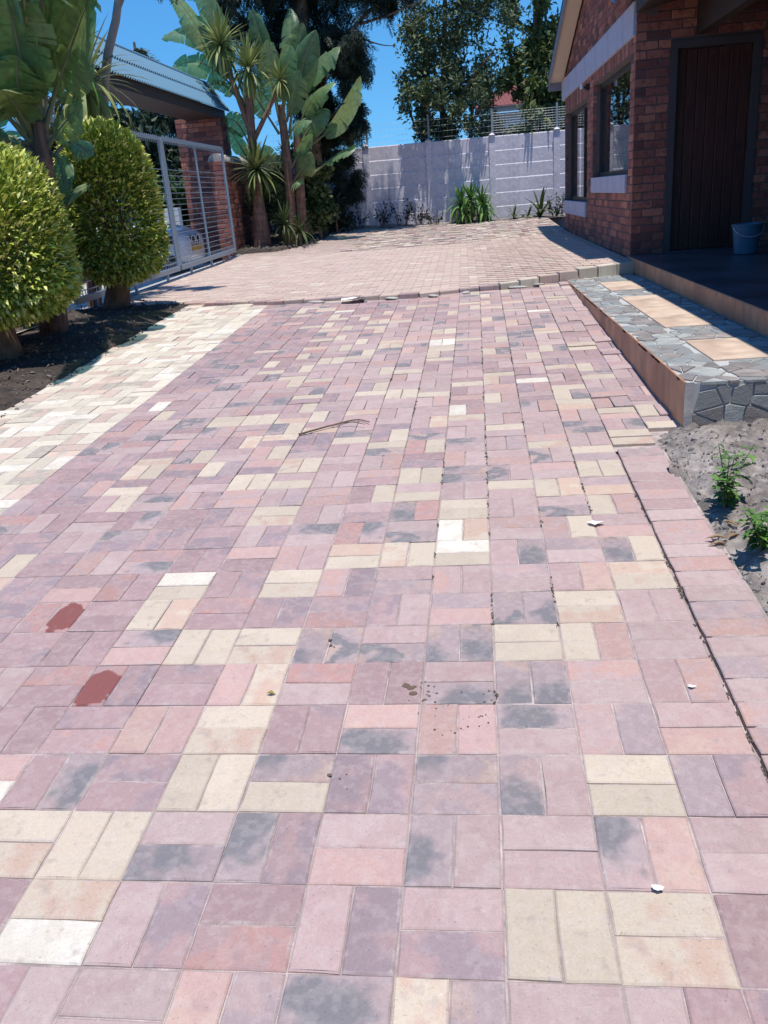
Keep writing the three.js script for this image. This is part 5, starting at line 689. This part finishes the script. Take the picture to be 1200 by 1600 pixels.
  tree('street_tree', 'dark rounded tree seen under the portal beam', [-9.2, 0.1, -24], [[[[-9.2, 0, -24], [-9.2, 1.5, -24], [-9.1, 3.2, -24]], 0.18, 0.08]], [[-9.3, 2.9, -24, 1.4, 1.2, 1.2, 800], [-8.2, 2.6, -24, 1.0, 0.9, 0.9, 500], [-10.6, 2.8, -24, 1.2, 1.1, 1, 500]], { seed: 1051, geo: fc, mats: far, group: 'trees across the street' });
  tree('pine_tree', 'dark conifer tip showing above the portal roof', [-10.2, 0.1, -29], [[[[-10.2, 0, -29], [-10.2, 3, -29], [-10.2, 6.6, -29]], 0.22, 0.04]], [[-10.2, 6.2, -29, 0.5, 0.5, 0.5, 200], [-10.1, 5.4, -29, 1.1, 0.4, 0.9, 380], [-10.2, 4.4, -29, 1.4, 0.6, 1.2, 400]], { seed: 1055, geo: spray(1056).scale(1.8, 1.8, 1.8), mats: far, droop: true });
  tree('street_tree', 'low green tree seen between the gate bars', [-8.0, 0.1, -21.5], [[[[-8.0, 0, -21.5], [-8, 0.8, -21.5], [-8, 1.4, -21.5]], 0.1, 0.05]], [[-7.8, 1.6, -21.5, 1.0, 0.7, 0.6, 500], [-9.4, 1.5, -21.5, 1.1, 0.9, 0.6, 500]], { seed: 1059, geo: fc, mats: [leafMat(0.06, 0.12, 0.03), leafMat(0.08, 0.14, 0.04), far[0]], group: 'trees across the street' });
}

// ---------------------------------------------------------------- neighbour's house beyond the wall, street wall
{
  const h = thing('neighbour_house', 'white house with red tiled roof behind the trees', 'house', [4.4, 0.2, -38]); const wx0 = -3.3, wx1 = 5;
  mesh('wall', bx(wx0, wx1, 0, 4.1, -6, -0.4), M.white, h); mesh('veranda_post', bx(wx0 - 0.35, wx0 - 0.2, 0, 4.1, 0.2, 0.35), M.white, h); mesh('veranda_beam', bx(wx0 - 0.4, wx1, 4.1, 4.3, 0.15, 0.4), M.white, h);
  for (let x = -2.6; x < 4; x += 2.2) { const w = mesh('window', bx(x, x + 1.2, 2.0, 3.3, -0.42, -0.36), M.frame, h); mesh('pane', bx(x + 0.08, x + 1.12, 2.08, 3.22, -0.358, -0.35), M.carGlass, w); }
  const rows = []; for (let k = 0; k < 26; k++) { const z = 0.6 - k * 0.125, y = 4.3 + k * 0.0487; for (let x = wx0 - 0.5 + (k % 2) * 0.08 + k * 0.065; x < wx1 + 0.5 - k * 0.065; x += 0.16) rows.push(new THREE.BoxGeometry(0.15, 0.035, 0.15).rotateX(0.3).translate(x, y + 0.02, z)); }
  mesh('roof_tiles', merge(rows), M.roofTile, h).userData.kind = 'stuff';
  const rs = new THREE.BufferGeometry(); rs.setAttribute('position', new THREE.Float32BufferAttribute([wx0 - 0.5, 4.28, 0.7, wx1 + 0.5, 4.28, 0.7, wx1 - 1, 5.52, -2.6, wx0 - 0.5, 4.28, 0.7, wx1 - 1, 5.52, -2.6, wx0 + 1.2, 5.52, -2.6, wx0 - 0.5, 4.28, 0.7, wx0 + 1.2, 5.52, -2.6, wx0 - 0.5, 4.28, -6.2], 3)); rs.computeVertexNormals(); const rm = M.roofTile.clone(); rm.side = THREE.DoubleSide; mesh('roof', boxUV(rs), rm, h);
  const sw = mesh('street_wall', bx(-14, -6.6, 0.1, 1.55, -20.1, -19.9), M.white); sw.userData = { label: 'white painted wall across the street behind the car', category: 'wall' };
}

// ---------------------------------------------------------------- small things on the ground
{
  const weed = (label, x, z, h, seed, n) => { const y = globalThis.rightSoil(x, z); const g = thing('soil_seedling', label, 'plant', [x, y, z], 'seedlings in the right soil bed'); const r = rng(seed), lg = leafGeoF(0.052, 0.022, 0.2), lg2 = leafGeoF(0.036, 0.016, 0.2), mats = [leafMat(0.09, 0.20, 0.04), leafMat(0.13, 0.27, 0.05), leafMat(0.06, 0.14, 0.035)];
    for (let k = 0; k < n; k++) { const a = r() * 6.28, s = 0.05 + r() * 0.07, hh = h * (0.55 + r() * 0.45); const p0 = V3(0, -0.02, 0), p2 = V3(Math.cos(a) * s, hh, Math.sin(a) * s); mesh('stem', tube([p0, V3(p2.x * 0.35, hh * 0.5, p2.z * 0.35), p2], 0.0035, 0.0015, 8, 5), stemMat, g);
      for (let i = 0; i < 24; i++) { const t = 0.15 + 0.85 * i / 23, c = V3(p2.x * t ** 1.5, hh * t, p2.z * t ** 1.5); const m = mesh('leaf', r() < 0.6 ? lg : lg2, mats[Math.floor(r() * 3)], g); m.position.copy(c); m.rotation.set(0, i * 2.4 + r(), 0.5 - r() * 1.1, 'YXZ'); m.scale.setScalar(0.8 + r() * 0.5); } } };
  weed('leafy green seedling in the soil near the slate step corner', 0.98, -3.17, 0.27, 1101, 6); weed('leafy green seedling at the right picture edge, nearer the camera', 0.99, -2.76, 0.2, 1102, 6);
  const tp = [[-0.96, -4.36], [-0.8, -4.47], [-0.66, -4.58], [-0.58, -4.5]].map(([x, z], i) => V3(x, driveY(z) + 0.008 + (i % 2) * 0.006, z)); const tw = mesh('fallen_twig', merge([tube(tp, 0.006, 0.003, 14, 5), tube([tp[1], tp[1].clone().add(V3(0.12, 0.012, -0.01)), tp[1].clone().add(V3(0.2, 0.006, 0.03))], 0.004, 0.002, 8, 5)]), M.twig); tw.userData = { label: 'thin brown twig lying across the pink driveway bricks', category: 'twig' };
  const r = rng(1110);
  const scrap = (label, x, z, s, yy) => { const P = [], I = []; const n = 7; for (let i = 0; i < n; i++) { const a = i / n * 6.28, q = s * (0.6 + r() * 0.6); P.push(Math.cos(a) * q, 0.004 + r() * s * 0.35, Math.sin(a) * q * 0.8); } P.push(0, 0.006 + s * 0.2, 0); for (let i = 0; i < n; i++) I.push(n, (i + 1) % n, i); const g = new THREE.BufferGeometry(); g.setAttribute('position', new THREE.Float32BufferAttribute(P, 3)); g.setIndex(I); g.computeVertexNormals(); const m = mesh('paper_scrap', g, M.litter); m.position.set(x, yy ?? driveY(z) + 0.003, z); m.userData = { label, category: 'litter', group: 'white scraps on the paving' }; };
  scrap('white paper scrap on the bricks near the soil bed seedling', 0.46, -3.05, 0.03); scrap('tiny white scrap on the near pink bricks, lower right', 0.33, -1.31, 0.012); scrap('crumpled white scrap lying against the raised paving lip', -1.15, -8.72, 0.16); scrap('small white fleck on the bricks level with the edging', 0.56, -1.98, 0.011);
  // dark droppings and dead leaves on the bricks
  const stain = (label, list) => { const a = list.map(([x, z, s]) => new THREE.IcosahedronGeometry(s, 1).scale(1, 0.22, 0.8).translate(x, driveY(z) + 0.002, z)); const m = mesh('dirt_crumbs', merge(a), M.twig); m.userData = { label, category: 'dirt' }; };
  const scat = (x, z, rr, n, s) => Array.from({ length: n }, () => [x + (r() - 0.5) * rr, z + (r() - 0.5) * rr, s * (0.3 + r() * 0.9)]);
  stain('scatter of dark soil crumbs on the near middle bricks', [...scat(-0.17, -1.98, 0.1, 22, 0.004), ...scat(-0.08, -1.9, 0.22, 30, 0.003), ...scat(-0.2, -2.0, 0.05, 5, 0.011), ...scat(-0.45, -2.25, 0.06, 3, 0.008), ...scat(-0.36, -1.62, 0.06, 4, 0.007)]);
  const dl = thing('dead_leaf', 'curled yellow dead leaf on a cream brick', 'leaf', [-0.62, driveY(-1.98) + 0.006, -1.98]); mesh('leaf_blade', leafGeoF(0.03, 0.014, 0.5), leafMat(0.3, 0.24, 0.05), dl);
  const lit = scat(0.95, -2.9, 0.22, 14, 1).map(([x, z]) => leafGeoF(0.05 + r() * 0.04, 0.02, 0.5).rotateY(r() * 6).translate(x + 0.05, globalThis.rightSoil(x + 0.05, z) + 0.012, z)); const lm = mesh('dry_leaf_litter', mergeGeometries(lit), leafMat(0.32, 0.22, 0.13)); lm.userData = { label: 'dry brown leaves on the soil behind the edging', category: 'leaves', kind: 'stuff' };
}
renderer.render(scene, camera);
